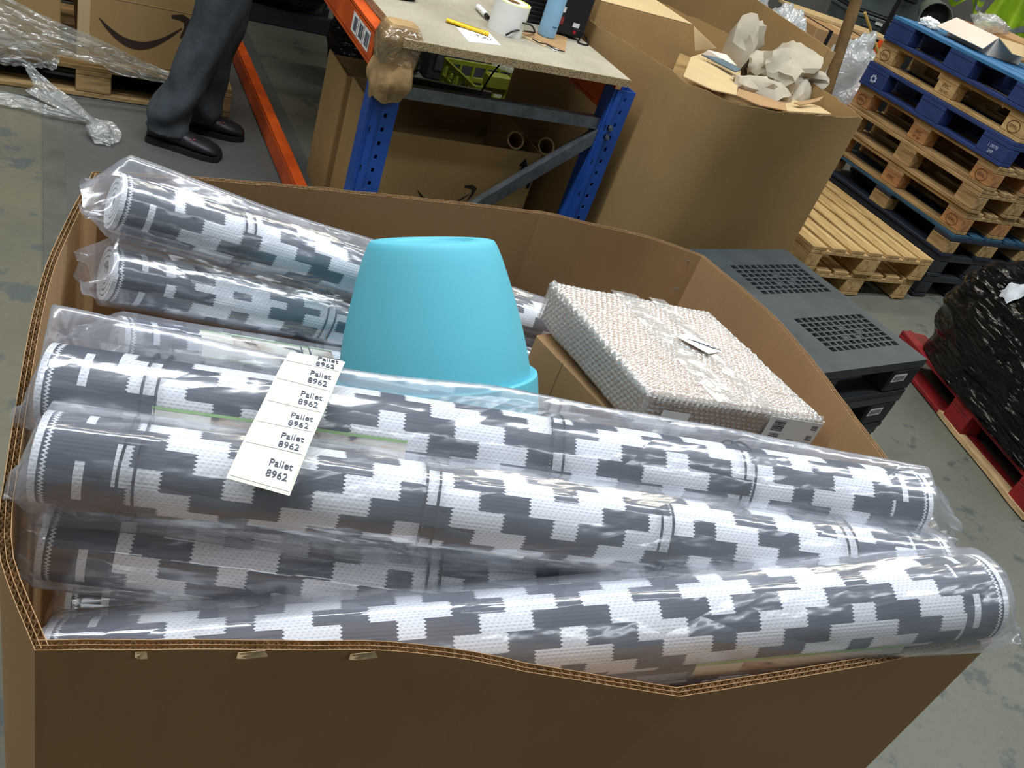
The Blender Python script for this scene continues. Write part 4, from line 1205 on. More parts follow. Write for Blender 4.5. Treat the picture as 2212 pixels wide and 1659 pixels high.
sheet('large pale card flap right of the upright waste carton', [(2.1563, 2.7336, 1.045), (2.4582, 3.122, 1.03), (2.7911, 3.4372, 1), (2.8798, 3.2709, 1), (2.4053, 2.695, 1.03), (2.2389, 2.6395, 1.045)])
sheet('pale card panel along the front rim of the waste box', [(2.4053, 2.695, 1.03), (2.6907, 3.0232, 1), (2.9077, 2.9809, 1), (2.6106, 2.6108, 1.035), (2.4566, 2.6055, 1.035)], 0.004, CARD)
sheet('narrow pale card strip near the front corner of the waste box', [(2.5922, 2.6154, 1.03), (2.9007, 2.9372, 1), (3.0475, 2.8806, 1.01), (2.9427, 2.7015, 1.035)], 0.004, CARDL)
sheet('torn card spike pointing right inside the waste box', [(2.7476, 2.7338, 1.04), (2.9424, 2.8256, 1.05), (3.0721, 2.9077, 1.05), (2.9807, 2.8327, 1.045), (2.7723, 2.7152, 1.04)], 0.004, CARD)
blue_edge = sheet('card strip with a blue grey edge below the crumpled paper', [(2.5459, 3.1716, 1.04), (2.6528, 3.1567, 1.045), (2.6867, 3.0546, 1.045), (2.6298, 3.0096, 1.04), (2.6021, 3.1149, 1.035)], 0.005, mat('blue_grey_card', (84, 100, 108), 0.7))
sheet('white torn card edge standing between pale scraps', [(2.5914, 3.1964, 1.06), (2.6987, 3.1952, 1.06), (2.6825, 3.0823, 1.05), (2.6716, 3.1791, 1.04), (2.5774, 3.1986, 1.04)], 0.003, PINKC)
def crumple(label, c, rad, seed, rot=0.0, sub=4, amp=0.6, fr=1.0, m=KRAFT):
    return tag(blob('crumpled_paper', c, rad, m, None, seed, amp, fr, sub, smooth=32, rot=rot, flat=0.6), label, 'paper')
c1 = V((3.0007, 3.1576, 1.04)); crumple('large crumpled sheet of grey kraft paper topping the waste box', tuple(c1), (0.25, 0.17, 0.12), 21, 0.5)
c2 = V((2.8537, 3.2998, 1.05)); crumple('small peaked crumple of kraft paper left of the large one', tuple(c2), (0.09, 0.09, 0.14), 33, 0.3, 3)
c3 = V((2.6775, 2.9078, 1.02)); crumple('shadowed wad of kraft paper low in the waste box', tuple(c3), (0.14, 0.10, 0.06), 41, 0.1, 3)
c4 = V((3.0098, 3.0173, 1)); crumple('dark curled paper fold beside the torn card spike', tuple(c4), (0.10, 0.06, 0.07), 47, 0.9, 3, 0.45)
# folded flat cartons standing along the far side of the box
fs = thing('folded_carton', 'tall folded carton standing on edge behind the waste box', 'cardboard', (3.24, 3.9, 0.005))
for k, (x, dy, dz) in enumerate(((3.20, 0.0, 0.0), (3.245, 0.02, -0.012))):
    y0, y1 = 3.14 + dy, 4.70
    G().hexa([(x, y0, 0.01), (x + 0.006, y0, 0.01), (x + 0.106, y1, 0.01), (x + 0.1, y1, 0.01)],
             [(x, y0, 1.205 + dz), (x + 0.006, y0, 1.205 + dz), (x + 0.106, y1, 1.245 + dz), (x + 0.1, y1, 1.245 + dz)]).obj('panel', CARD2, fs)
G().box((3.226, 3.143, 0.6), (0.05, 0.006, 1.19)).obj('fold', CARD2, fs)

# ------------------------------------------------------------------ black plastic pallets
def plastic_pallet(label, loc, rz, dims=(1.2, 0.8), h=0.168, group=None, m=BLKP, grids=True, stickers=True, sidesticker=None):
    L, W = dims
    t_ = thing('plastic_pallet', label, 'pallet', loc, rz, group)
    th = 0.035
    g = G()
    gx = [(-L / 2 + 0.13, -L / 2 + 0.545), (L / 2 - 0.475, L / 2 - 0.055)] if grids else []
    gy = [(-W / 2 + 0.10, -W / 2 + 0.30), (-W / 2 + 0.46, -W / 2 + 0.66)]
    zc = h - th / 2
    if grids:
        ys = [-W / 2, gy[0][0], gy[0][1], gy[1][0], gy[1][1], W / 2]
        for i in range(0, 5, 2):
            g.box((0, (ys[i] + ys[i + 1]) / 2, zc), (L, ys[i + 1] - ys[i], th))
        for (y0, y1) in gy:
            xs = [-L / 2, gx[0][0], gx[0][1], gx[1][0], gx[1][1], L / 2]
            for i in range(0, 5, 2):
                g.box(((xs[i] + xs[i + 1]) / 2, (y0 + y1) / 2, zc), (xs[i + 1] - xs[i], y1 - y0, th))
            for (x0, x1) in gx:
                for k in range(1, 11):
                    g.box((x0 + (x1 - x0) * k / 11, (y0 + y1) / 2, zc), (0.011, y1 - y0, th * 0.96))
                for k in range(1, 7):
                    g.box(((x0 + x1) / 2, y0 + (y1 - y0) * k / 7, zc), (x1 - x0, 0.008, th * 0.95))
                for (fx, fy) in ((4, 2), (7, 3), (5, 4), (6, 2)):     # cells closed by ejector pads
                    g.box((x0 + (x1 - x0) * (fx + 0.5) / 11, y0 + (y1 - y0) * (fy + 0.5) / 7, zc), (0.022, 0.016, th * 0.9))
    else:
        g.box((0, 0, zc), (L, W, th))
    g.obj('deck', m, t_, world=False)
    for sy in (-1, 0, 1):
        bx('runner', (L, 0.12, 0.025), BLKP2, t_, (0, sy * (W / 2 - 0.06), 0.0125), 0.004)
        for sx in (-1, 0, 1):
            bx('foot', (0.17, 0.12, h - th - 0.025), BLKP2, t_, (sx * (L / 2 - 0.085), sy * (W / 2 - 0.06), 0.025 + (h - th - 0.025) / 2), 0.008)
    if stickers:
        s_ = bx('sticker', (0.085, 0.001, 0.034), PAPER, t_, (L / 2 - 0.12, -W / 2 - 0.0008, h * 0.55), 0.0)
        bx('print', (0.070, 0.001, 0.022), mat('label_grey', (150, 152, 152), 0.6, var=0.2, scale=90), s_, (0, -0.0006, 0), 0.0)
    return t_
rz8 = math.radians(8)
cu, sv = math.cos(rz8), math.sin(rz8)
ctr = (2.929 - 0.6 * cu - 0.39 * sv, 1.686 - 0.6 * sv + 0.39 * cu)
for k, nm in enumerate(('bottom black plastic pallet of the three beside the rug box', 'middle black plastic pallet of the three beside the rug box', 'top black plastic pallet with square grilles beside the rug box')):
    plastic_pallet(nm, (ctr[0] + (0.006 if k == 1 else 0), ctr[1] - 0.004 * k, 0.0055 + 0.1695 * k), rz8, (1.2, 0.78), 0.168, 'black plastic pallets beside the rug box')

# ------------------------------------------------------------------ pale wooden pallets
eur_pallet('lower of the two pale slatted pallets on the floor by the waste box', (4.07, 3.57, 0.005), PI / 2, WOOD, group='pale slatted pallets', dims=(1.2, 0.97), nboards=7)
eur_pallet('upper of the two pale slatted pallets on the floor by the waste box', (4.085, 3.555, 0.1495), PI / 2 - 0.01, WOOD, group='pale slatted pallets', dims=(1.2, 0.98), nboards=7)

# ------------------------------------------------------------------ tall mixed stack of pallets
def stamp_oval(block, x, y, z, s='EPAL'):
    mtx = Matrix(((-1, 0, 0, x), (0, 0, 1, y), (0, 1, 0, z), (0, 0, 0, 1)))
    t_ = text(s, 0.026, BROWNINK, block, mtx, 'stamp')
    g = G()
    ring = [(math.cos(2 * PI * k / 28), math.sin(2 * PI * k / 28)) for k in range(28)]
    vs = [mtx @ V(0.042 * c_, 0.034 * s_, 0) for c_, s_ in ring] + [mtx @ V(0.037 * c_, 0.029 * s_, 0) for c_, s_ in ring]
    g.add(vs, [(k, (k + 1) % 28, 28 + (k + 1) % 28, 28 + k) for k in range(28)])
    g.obj('stamp_ring', BROWNINK, block, world=False)
def face_text(block, s, size, y, x=0.0, z=0.0, m=BROWNINK):
    return text(s, size, m, block, Matrix(((-1, 0, 0, x), (0, 0, 1, y), (0, 1, 0, z), (0, 0, 0, 1))), 'stamp')
GRP = 'pallets of the tall mixed stack'
SX, SY = 5.09, 3.61
z = 0.005
plastic_pallet('lowest black plastic pallet at the foot of the tall pallet stack', (SX, SY, z), PI / 2, (1.18, 0.8), 0.142, GRP, BLKP2, False, False); z += 0.1445
plastic_pallet('second black plastic pallet from the floor in the tall pallet stack', (SX + 0.01, SY, z), PI / 2, (1.18, 0.8), 0.142, GRP, BLKP2, False, False); z += 0.1445
NAVY = mat('navy_plastic', (34, 42, 56), 0.5, var=0.15)
t_, bl = eur_pallet('dark sided pallet with worn blue top boards low in the tall stack', (SX, SY, z), PI / 2, mat('worn_blue_board', (44, 84, 108), 0.7, var=0.2), NAVY, WOODO, GRP, m_bottom=NAVY); z += 0.1445
t_, bl = eur_pallet('lowest plain wooden pallet of the tall stack, on the blue topped one', (SX, SY + 0.01, z), PI / 2 + 0.01, WOODO, WOODO, WOODR, GRP); z += 0.1445
face_text(bl[1, 2], 'IPPC', 0.03, 0.0512)
stamp_oval(bl[0, 2], 0, 0.0512, 0)
t_, bl = eur_pallet('plain wooden pallet between two stamped ones in the tall stack', (SX - 0.01, SY, z), PI / 2, WOODO, WOODO, WOODO, GRP); z += 0.1445
t_, bl = eur_pallet('stamped wooden pallet under the lower blue pallet', (SX, SY - 0.005, z), PI / 2 - 0.01, WOODO, WOODO, WOODR, GRP); z += 0.1445
stamp_oval(bl[0, 2], 0, 0.0512, 0); stamp_oval(bl[2, 2], 0, 0.0512, 0); face_text(bl[1, 2], 'IPPC', 0.028, 0.0512, z=0.012); face_text(bl[1, 2], 'HT DB', 0.02, 0.0512, z=-0.018)
t_, bl = eur_pallet('lower of the two blue pallets, white marks on its end blocks', (SX - 0.02, SY, z), PI / 2, BLUEP, BLUEP, BLUEP, GRP, blockl=0.2); z += 0.1445
face_text(bl[0, 2], '1 0078', 0.026, 0.0512, z=0.012, m=WHITEINK); face_text(bl[0, 2], '260', 0.024, 0.0512, z=-0.016, m=WHITEINK)
g = G()
for k in range(7):
    a = 2 * PI * k / 7
    c_ = V(0.02 * math.cos(a), 0.0514, 0.018 * math.sin(a))
    g.add([c_ + V(0.008 * math.cos(b), 0, 0.009 * math.sin(b)) for b in [2 * PI * q / 8 for q in range(8)]], [tuple(range(8))])
g.obj('rosette_mark', WHITEINK, bl[2, 2], world=False)
t_, bl = eur_pallet('stamped pale wooden pallet between the two blue pallets', (SX, SY, z), PI / 2, WOOD, WOOD, WOOD, GRP); z += 0.1445
stamp_oval(bl[0, 2], 0, 0.0512, 0); stamp_oval(bl[2, 2], 0, 0.0512, 0); face_text(bl[1, 2], 'IPPC', 0.03, 0.0512, z=0.014); face_text(bl[1, 2], 'DE HT', 0.022, 0.0512, z=-0.018)
t_, bl = eur_pallet('uppermost blue pallet crowning the tall stack, carton on it', (SX - 0.03, SY - 0.01, z), PI / 2, BLUET, BLUEP, BLUEP, GRP, blockl=0.2); z += 0.144
ZS = z
ssc = tag(G().slab([(4.72, 3.9306, 1.1655), (4.72, 3.9258, 1.1845), (4.72, 3.8965, 1.1783), (4.72, 3.9008, 1.1538)], 0.001).obj('paper_scrap', PINKC), 'torn pale scrap caught in the uppermost blue pallet', 'paper')
# pale carton on the stack
pk = thing('pale_carton', 'open pale pink carton on top of the blue pallet stack', 'carton', (5.05, 3.80, ZS))
PK0 = V(4.92, 3.92, ZS + 0.001)
bx('base', (0.30, 0.34, 0.004), PINKC, pk, (0, 0, 0.003), 0.0)
bx('side_panel', (0.004, 0.34, 0.105), PINKC, pk, (-0.15, 0, 0.055), 0.0)
bx('side_panel', (0.004, 0.34, 0.105), CARD, pk, (0.15, 0, 0.055), 0.0)
bx('end_panel', (0.30, 0.004, 0.105), CARD, pk, (0, 0.17, 0.055), 0.0)
bx('end_panel', (0.30, 0.004, 0.105), PINKC, pk, (0, -0.17, 0.055), 0.0)
G().slab([(4.90, 3.63, ZS + 0.108), (4.90, 3.97, ZS + 0.108), (4.80, 3.99, ZS + 0.03), (4.80, 3.61, ZS + 0.03)], 0.004).obj('flap', PINKC, pk)
G().slab([(5.20, 3.63, ZS + 0.108), (5.20, 3.97, ZS + 0.108), (5.32, 3.98, ZS + 0.13), (5.32, 3.62, ZS + 0.13)], 0.004).obj('flap', CARD, pk)
G().slab([(4.90, 3.628, ZS + 0.108), (5.20, 3.628, ZS + 0.108), (5.16, 3.52, ZS + 0.06), (4.94, 3.52, ZS + 0.06)], 0.004).obj('flap', CARDL, pk)
tag(blob('plastic_bag', (5.16, 3.93, ZS + 0.14), (0.14, 0.09, 0.05), STRETCH, None, 5, 0.4, 3.0, 3), 'clear plastic spilling from the pale pink carton', 'bag')
tag(blob('paper_wad', (4.86, 4.09, ZS + 0.022), (0.07, 0.06, 0.035), PAPER, None, 6, 0.4, 2.0, 3, smooth=False, flat=0.6), 'white tissue wad on the blue pallet left of the carton', 'paper')

# ------------------------------------------------------------------ black wrapped load on a red pallet
RP = (4.087, 1.736)
rzr = math.radians(74.6)
t_, bl = eur_pallet('damaged red pallet with a splintered board under black wrapped goods', (RP[0], RP[1], 0.005), rzr, REDP, REDP, REDP, None)
for o in list(t_.children):
    if o.name.startswith('bottom_board') and o.location.y > 0.2:
        o.location.x = 0.34; o.scale.x = 0.44
pts = [(-0.595, 0.405), (-0.50, 0.41), (-0.30, 0.402), (-0.05, 0.408), (0.10, 0.402), (0.09, 0.375), (-0.1, 0.36), (-0.3, 0.352), (-0.58, 0.335)]
g = G(); kk = len(pts)
g.add([(x, y, z_) for z_ in (0.002, 0.024) for x, y in pts], [tuple(range(kk)), tuple(range(kk, 2 * kk))[::-1]] + [(i, (i + 1) % kk, kk + (i + 1) % kk, kk + i) for i in range(kk)])
g.obj('splintered_board', SPLIT, t_, world=False)
g = G(); pts = [(-0.59, 0.338), (-0.3, 0.352), (-0.1, 0.36), (0.09, 0.37), (0.09, 0.30), (-0.59, 0.30)]; kk = len(pts)
g.add([(x, y, z_) for z_ in (0.001, 0.023) for x, y in pts], [tuple(range(kk)), tuple(range(kk, 2 * kk))[::-1]] + [(i, (i + 1) % kk, kk + (i + 1) % kk, kk + i) for i in range(kk)])
g.obj('board_stub', REDP, t_, world=False)
load = thing('wrapped_load', 'bulky goods wrapped in black film on the red pallet', 'load', (RP[0], RP[1], 0.151), rzr)
bm = bmesh.new(); bmesh.ops.create_icosphere(bm, subdivisions=6, radius=1)
for v in bm.verts:
    p = v.co.copy()
    k = (abs(p.x) ** 5 + abs(p.y) ** 5 + abs(p.z) ** 5) ** -0.2
    q = p * k
    if q.z < 0:
        rxy = (abs(q.x) ** 5 + abs(q.y) ** 5) ** 0.2
        if rxy > 0.45:
            q = V(q.x / rxy, q.y / rxy, q.z)
    tp = 1 - 0.10 * max(0, q.z)
    d = 1 + 0.09 * nz(q, 1.5, 3) + 0.05 * (0.5 - abs(nz(V(q.x, q.y, q.z + q.x * 0.6), 3.2, 5)) * 2)
    sag = -0.13 * max(0.0, q.x - 0.1) * max(0, q.z) - 0.05 * max(0.0, q.y - 0.3) * max(0, q.z)
    v.co = V(q.x * 0.57 * tp * d, q.y * 0.405 * tp * d, max(0.0, 0.335 + q.z * 0.335 * d + sag))
me = bpy.data.meshes.new('wrapped_goods'); bm.to_mesh(me); bm.free(); me.materials.append(BWRAP)
me.polygons.foreach_set('use_smooth', [True] * len(me.polygons))
link('wrapped_goods', me, load)
dn_ = V((3.8, 2.1102, 0.6478))
def docp(u, v):
    a = lerp((3.74, 2.1048, 0.6225), (3.74, 2.0308, 0.8016), u); b = lerp((3.72, 1.9959, 0.6081), (3.72, 1.937, 0.7665), u)
    return lerp(a, b, v)
from mathutils.bvhtree import BVHTree
lbvh = BVHTree.FromPolygons([v.co.copy() for v in me.vertices], [tuple(p.vertices) for p in me.polygons])
lm = wmat(load)
def hug(p, off=0.006):
    q = lm.inverted() @ V(p)
    c_, n_, _, _ = lbvh.find_nearest(q)
    return lm @ (c_ + n_ * off)
G().grid(lambda u, v: hug(docp(u, v), 0.007 + 0.004 * math.sin(u * 7)), 12, 8).obj('document_sheet', mat('creased_paper', (206, 210, 214), 0.5, var=0.12, scale=30), load, smooth='all')
hl = V((3.76, 1.6587, 0.2144))
G().add([hug(hl + V(0, 0.03 * math.cos(a) + 0.02 * math.cos(2 * a), 0.05 * math.sin(a)), 0.004) for a in [2 * PI * k / 12 for k in range(12)]], [tuple(range(12))]).obj('torn_hole', mat('exposed_goods', (150, 140, 126), 0.7), load)
G().add([hug(hl + V(0, -0.012 + 0.018 * math.cos(a), -0.028 + 0.012 * math.sin(a)), 0.007) for a in [2 * PI * k / 10 for k in range(10)]], [tuple(range(10))]).obj('red_tag', mat('bright_red_tag', (235, 60, 40), 0.5), load)
# tip of a red pallet-truck fork or lath beyond the load
rt_ = G().slab([(3.946, 2.4543, 0.1), (4.003, 2.4736, 0.1), (4.0201, 2.4335, 0.1), (3.9588, 2.3348, 0.1), (3.9036, 2.3172, 0.1)], 0.03).obj('red_lath', REDP)
tag(rt_, 'short red painted lath end poking out behind the black load', 'lath')
rt_.location.z -= 0.0

# ------------------------------------------------------------------ wrapped cartons on the left
eur_pallet('weathered wooden pallet under the film-wrapped cartons', (0.22, 4.62, 0.0065), 0.0, WOODO, dims=(1.2, 0.8))
for (nm, x0, x1, z1, y0) in (('brown carton printed with a curved arrow, under clear film', 0.155, 0.69, 0.66, 4.33), ('plain brown carton left of the arrow-printed carton', -0.40, 0.085, 0.62, 4.30)):
    c_ = thing('shipping_carton', nm, 'carton', ((x0 + x1) / 2, y0 + 0.3, 0.151), 0, 'cartons on the left pallet')
    G().box(((x0 + x1) / 2, y0 + 0.3, (0.1515 + z1) / 2), (x1 - x0, 0.6, z1 - 0.1515)).obj('body', CARD2, c_, bevel=0.004)
    bx('flap_seam', (x1 - x0, 0.002, 0.004), FLUTE, c_, (0, -0.3006, 0.28), 0.0)
    if 'arrow' in nm and x0 > 0:
        smile(c_, (0.238, y0 - 0.001, 0.345), (1, 0, 0.02), (0, 0, 1), 0.37)
    bx('paper_tape', (0.05, 0.001, z1 - 0.16), CARDL, c_, (-(x1 - x0) * 0.46, -0.3004, (z1 - 0.16) / 2), 0.0)
st_ = eur_pallet('wooden pallet standing on the floor behind the left cartons', (0.3, 5.6, 0.0065), 0.0, WOODO, dims=(1.2, 0.8))
def ribbon(top, bot, seed, amp=0.03, nu=70, nv=24):
    def cr(P, u):
        P = [V(p) for p in P]; f_ = u * (len(P) - 1); i = min(int(f_), len(P) - 2); t_ = f_ - i
        p0, p1, p2, p3 = P[max(i - 1, 0)], P[i], P[i + 1], P[min(i + 2, len(P) - 1)]
        return 0.5 * ((2 * p1) + (p2 - p0) * t_ + (2 * p0 - 5 * p1 + 4 * p2 - p3) * t_ ** 2 + (3 * p1 - p0 - 3 * p2 + p3) * t_ ** 3)
    def fn(u, v):
        p = lerp(cr(top, u), cr(bot, u), v)
        k = nz((u * 5, v * 14, 0), 1.0, seed) + 0.6 * nz((u * 12, v * 22, 0), 1.0, seed + 2)
        return p + V(0, -amp * abs(k) - 0.3 * amp * k, amp * 0.5 * k)
    return G().grid(fn, nu, nv)
wrapf = thing('stretch_film', 'loose clear stretch film draped over the left cartons', 'plastic film', (0.2, 4.2, 0.15))
ribbon([(-0.2015, 4.2, 0.4442), (-0.0722, 4.2, 0.3893), (0.0642, 4.2, 0.3314), (0.2352, 4.2, 0.2857), (0.3978, 4.2, 0.2274), (0.5682, 4.2, 0.1894), (0.6435, 4.2, 0.1472)],
       [(-0.2087, 4.2, 0.199), (-0.074, 4.2, 0.1856), (0.0659, 4.2, 0.1859), (0.2394, 4.2, 0.1726), (0.4026, 4.2, 0.1488), (0.5731, 4.2, 0.1326), (0.6463, 4.2, 0.1183)], 3, 0.035).obj('drape', STRETCH, wrapf, smooth='all')
ribbon([(-0.2087, 4.23, 0.2368), (-0.0911, 4.23, 0.2408), (0.0128, 4.23, 0.2113), (0.0839, 4.2, 0.175)], [(-0.2123, 4.22, 0.1019), (-0.0925, 4.22, 0.1038), (0.0132, 4.22, 0.1129), (0.0667, 4.2, 0.1201)], 9, 0.03, 30, 16).obj('drape', STRETCH, wrapf, smooth='all')
tail = thing('film_tail', 'twisted tail of clear film trailing from the pallet to the floor', 'plastic film', (0.2, 3.9, 0.006))
ribbon([(-0.036, 4.17, 0.1436), (0.0219, 4.1515, 0.1), (0.1198, 4.0869, 0.06), (0.2048, 3.9132, 0.05), (0.2759, 3.8913, 0.05), (0.3131, 3.8297, 0.035), (0.303, 3.7678, 0.02)],
       [(-0.0483, 4.17, 0.1109), (-0.0185, 4.1303, 0.06), (-0.0395, 4.1186, 0.03), (0.1702, 3.921, 0.02), (0.1935, 3.8227, 0.02), (0.2077, 3.7334, 0.02), (0.2659, 3.7356, 0.015)], 5, 0.02, 60, 20).obj('tail', STRETCH, tail, smooth='all')
ribbon([(-0.1909, 4.0565, 0.05), (-0.0729, 4.0323, 0.05), (0.0475, 3.9689, 0.05), (0.1777, 3.9034, 0.05)], [(-0.1888, 3.9758, 0.02), (-0.0723, 3.9736, 0.02), (0.0475, 3.9335, 0.02), (0.179, 3.9147, 0.02)], 7, 0.018, 40, 14).obj('tail', STRETCH, tail, smooth='all')
for (p, r_, s_) in (((0.2275, 3.8013, 0.035), (0.05, 0.05, 0.03), 3),):
    blob('knot', p, r_, STRETCH, tail, s_, 0.4, 2.5, 4, flat=0.9)

# ------------------------------------------------------------------ clutter beyond the pallets
pole = thing('timber_post', 'round wooden post leaning behind the waste box', 'post', (4.55, 4.2, 0.005))
a, b = V((4.4318, 4.2, 0.7936)), V((4.2984, 4.2, 1.3168))
d = (b - a).normalized(); base = a - d * ((a.z - 0.02) / d.z); topp = base + d * 1.9
G().tube([base, lerp(base, topp, 0.5), topp], [0.037, 0.036, 0.034], 16).obj('shaft', mat('post_wood', (140, 112, 72), 0.7, var=0.15, scale=10), pole, smooth=True)
G().lathe([(0.0, -0.01), (0.06, -0.01), (0.06, 0.015), (0.037, 0.02), (0.0, 0.02)], 16, mt=Matrix.Translation((base.x, base.y, 0.015))).obj('foot', BLK, pole)
lath = tag(G().tube([(5.1993, 4.95, 1.1798), (5.3976, 4.95, 1.0423), (5.6001, 4.95, 0.8991)], 0.010, 6).obj('wooden_lath', mat('yellow_wood', (196, 158, 78), 0.7)), 'thin yellow wooden lath propped on the white plastic bag', 'lath')
def bag(label, c, rad, seed, m=BAGF, rot=0.0):
    return tag(blob('plastic_bag', c, rad, m, None, seed, 0.30, 2.6, 5, flat=0.94, rot=rot), label, 'bag')
bag('big bulging bag of clear bubble wrap right of the timber post', (5.17, 4.80, 0.48), (0.27, 0.25, 0.51), 51)
bag('tall bag of clear bubble wrap left of the timber post', (4.62, 5.0, 0.50), (0.25, 0.24, 0.53), 57)
bag('small glossy clear bag low beside the tall pallet stack', (5.02, 4.42, 0.30), (0.13, 0.10, 0.36), 61, STRETCH)
bag('clear plastic heap at the top edge behind the folded carton', (4.55, 5.62, 0.57), (0.36, 0.30, 0.61), 67)
gt = tag(G().lathe([(0.0, 0.0), (0.06, 0.0), (0.065, 0.02), (0.065, 0.36), (0.03, 0.42), (0.03, 0.45), (0.0, 0.45)], 20, mt=Matrix.Translation((4.80, 4.50, 0.006))).obj('green_drum', GREEN, None, smooth=35), 'green plastic drum behind the small glossy bag', 'drum')
def carton(label, x, y, z0, d, m=CARD2, rz=0.0, straps=()):
    c_ = thing('cardboard_carton', label, 'carton', (x, y, z0), rz)
    bx('body', d, m, c_, (0, 0, d[2] / 2), 0.008)
    bx('tape', (0.05, d[1] * 0.98, 0.001), CARDL, c_, (0, 0, d[2] + 0.0006), 0.0)
    for s_ in straps:
        bx('strap', (0.035, d[1] + 0.006, d[2] + 0.004), BLK, c_, (s_ * d[0], 0, d[2] / 2), 0.0)
    return c_
carton('lower brown carton behind the bubble wrap bags', 5.72, 5.55, 0.005, (0.95, 0.5, 0.58), CARD2, -0.1)
carton('brown carton with black straps atop a carton behind the bags', 5.62, 5.52, 0.587, (0.75, 0.45, 0.36), CARD, -0.1, (-0.32, 0.30))
carton('tall brown carton at the top edge left of the strapped carton', 5.02, 6.5, 0.005, (0.5, 0.45, 1.18), CARD2, 0.1)
pl = tag(G().slab([(5.30, 5.72, 0.960), (6.30, 5.50, 0.960), (6.34, 5.78, 0.960), (5.34, 6.0, 0.960)], 0.02).obj('board_stack', CARDL), 'pale flat board resting above the strapped carton', 'board')
def tote(label, x, y, z0, rz, d=(0.6, 0.4, 0.32)):
    t_ = thing('storage_tote', label, 'tote', (x, y, z0), rz, 'grey storage totes')
    L, W, Hh = d
    g = G(); 
    g.hexa([(-L * .46, -W * .45, 0), (L * .46, -W * .45, 0), (L * .46, W * .45, 0), (-L * .46, W * .45, 0)], [(-L / 2, -W / 2, Hh), (L / 2, -W / 2, Hh), (L / 2, W / 2, Hh), (-L / 2, W / 2, Hh)])
    g.obj('body', TOTE, t_, bevel=0.008, world=False)
    bx('rim', (L + 0.03, W + 0.03, 0.03), TOTE, t_, (0, 0, Hh - 0.02), 0.005)
    for k in (-1, 1):
        bx('handle', (0.14, 0.02, 0.04), BLKP2, t_, (k * 0.14, -W / 2 - 0.005, Hh * 0.66), 0.004)
    bx('lid', (L + 0.02, W + 0.02, 0.02), BLKP2, t_, (0, 0, Hh + 0.01), 0.005)
    bx('sticker', (0.08, 0.002, 0.04), PAPER, t_, (-0.05, -W / 2 - 0.012, Hh * 0.88), 0.0)
    return t_
for k, nm in enumerate(('lowest grey green tote', 'second grey green tote up', 'third grey green tote up', 'uppermost grey green tote')):
    tote(nm + ' of the stack behind the blue pallets', 7.0, 6.55, 0.005 + 0.342 * k, -0.25, (0.72, 0.45, 0.32))
osh = tag(G().box((5.86, 5.17, 0.505), (0.26, 0.03, 1.0)).obj('orange_sheet', ORFAB), 'orange plastic sheet standing left of the uppermost blue pallet', 'sheet')
# round grey bin lying open end towards the viewer on a dark cabinet
cab = thing('dark_cabinet', 'dark cabinet far behind the tall pallet stack', 'cabinet', (6.72, 5.64, 0.005), 0.9)
bx('body', (0.42, 0.5, 1.08), BLK, cab, (0, 0, 0.54), 0.01)
for k in (-1, 1):
    bx('door', (0.19, 0.02, 0.95), BLKP2, cab, (k * 0.1, 0.26, 0.54), 0.008)
bn = thing('round_bin', 'grey round bin lying on its side, dark mouth facing out', 'bin', (6.70, 5.63, 1.09))
ax_ = V(-0.62, -0.72, -0.05).normalized()
x_ = ax_.cross(V(0, 0, 1)).normalized(); y_ = x_.cross(ax_)
ob = V(6.56, 5.5, 1.222)
mt = Matrix(((x_.x, y_.x, ax_.x, ob.x), (x_.y, y_.y, ax_.y, ob.y), (x_.z, y_.z, ax_.z, ob.z), (0, 0, 0, 1)))
G().lathe([(0.125, 0.0), (0.133, 0.0), (0.133, -0.02), (0.122, -0.025), (0.105, -0.42), (0.0, -0.42), (0.0, -0.41), (0.098, -0.41), (0.118, -0.02), (0.125, 0.0)], 32, mt=mt).obj('body', BIN, bn, smooth=35)
G().lathe([(0.0, -0.12), (0.112, -0.12), (0.108, -0.2), (0.0, -0.2)], 32, mt=mt).obj('lining', BLK, bn)
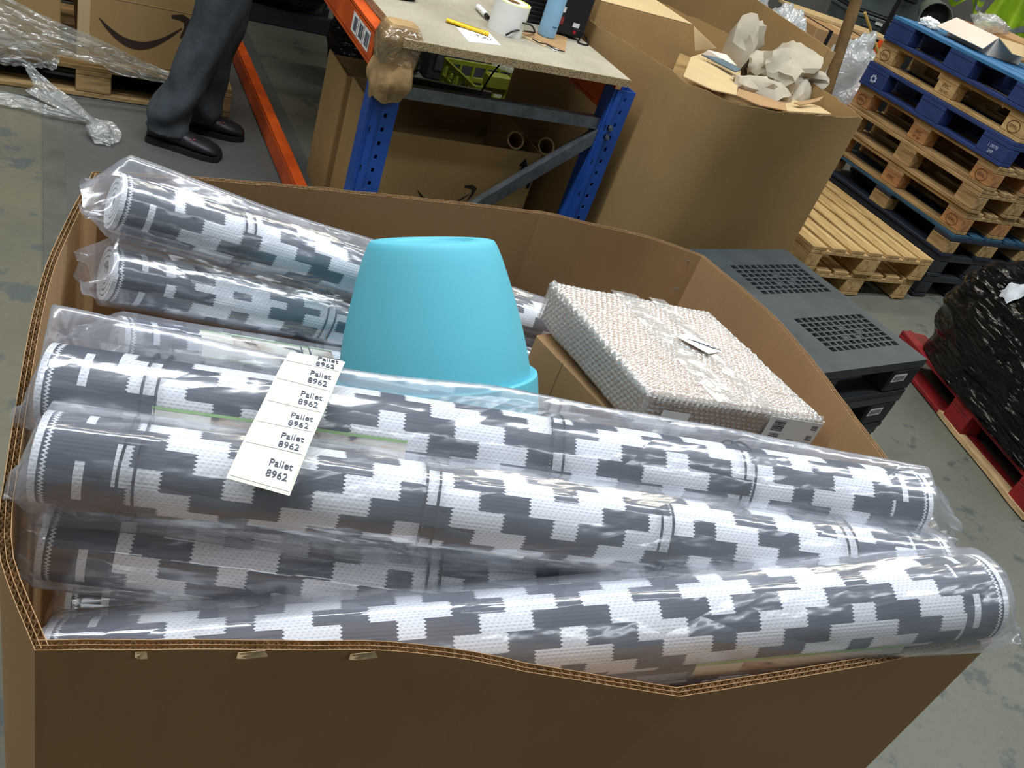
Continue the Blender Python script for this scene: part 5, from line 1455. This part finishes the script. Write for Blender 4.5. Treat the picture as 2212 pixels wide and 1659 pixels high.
def vest(label, c, w_, h_, face, seed):
    """hanging vest: folded cloth with a grey band"""
    t_ = thing('safety_vest', label, 'vest', (c[0], c[1], c[2] - h_), 0, 'yellow green safety vests')
    f_ = V(face).normalized(); r_ = f_.cross(V(0, 0, 1)).normalized()
    def fn(u, v, th):
        x = (u - 0.5) * w_ * (0.55 + 0.45 * v)
        fold = 0.05 * math.sin(u * 15 + seed + 2 * v) * (0.3 + v)
        return V(c) + r_ * x + V(0, 0, -h_ * v + 0.05 * math.sin(u * 9 + seed) * v) + f_ * (fold + th)
    g = G(); g.grid(lambda u, v: fn(u, v, 0.012), 30, 24); g.grid(lambda u, v: fn(u, v, -0.012), 30, 24)
    for vv in (0, 1): g.grid(lambda u, v: fn(u, vv, 0.012 - 0.024 * v), 30, 1)
    for uu in (0, 1): g.grid(lambda u, v: fn(uu, u, 0.012 - 0.024 * v), 24, 1)
    g.obj('cloth', HIVIS, t_, smooth=50)
    for (v0, v1) in ((0.62, 0.72), (0.82, 0.90)):
        G().grid(lambda u, v: fn(u, v0 + (v1 - v0) * v, 0.016), 30, 3).obj('reflective_band', REFLECT, t_, smooth='all')
    return t_
vest('yellow green safety vest hanging at the top right corner', (6.45, 4.80, 1.72), 0.42, 0.50, (-0.8, -0.6, 0), 1)
vest('yellow green safety vest hanging right of the round bin', (6.85, 5.55, 1.75), 0.30, 0.36, (-0.8, -0.6, 0), 4)
vest('yellow green safety vest hanging left of the round bin', (6.75, 6.15, 1.72), 0.26, 0.40, (-0.8, -0.6, 0), 8)
rail = thing('clothes_rail', 'dark rail carrying the safety vests', 'rail', (6.8, 5.4, 0.005))
G().tube([(6.38, 4.30, 1.74), (6.84, 6.20, 1.78)], 0.015, 8).obj('bar', BLK, rail)
for p in ((6.38, 4.30), (6.84, 6.20)):
    G().tube([(p[0], p[1], 0.006), (p[0], p[1], 1.76)], 0.02, 8).obj('stand', BLK, rail)
carton('dull brown carton behind the pale carton on the stack', 6.75, 4.95, 0.005, (0.35, 0.5, 1.22), CARD2, 0.3)
dcab = thing('tall_dark_cabinet', 'tall dark cabinet behind the hanging vests', 'cabinet', (7.75, 4.85, 0.005), 0.9)
bx('body', (1.6, 0.5, 1.9), BLK, dcab, (0, 0, 0.95), 0.01)
for k in (-1, 1):
    bx('door', (0.72, 0.02, 1.7), BLKP2, dcab, (k * 0.38, 0.26, 0.95), 0.006)
for k in range(3):
    bx('label', (0.12, 0.003, 0.09), REFLECT, dcab, (-0.4 + 0.4 * k, 0.272, 1.35 + 0.05 * k), 0.0)
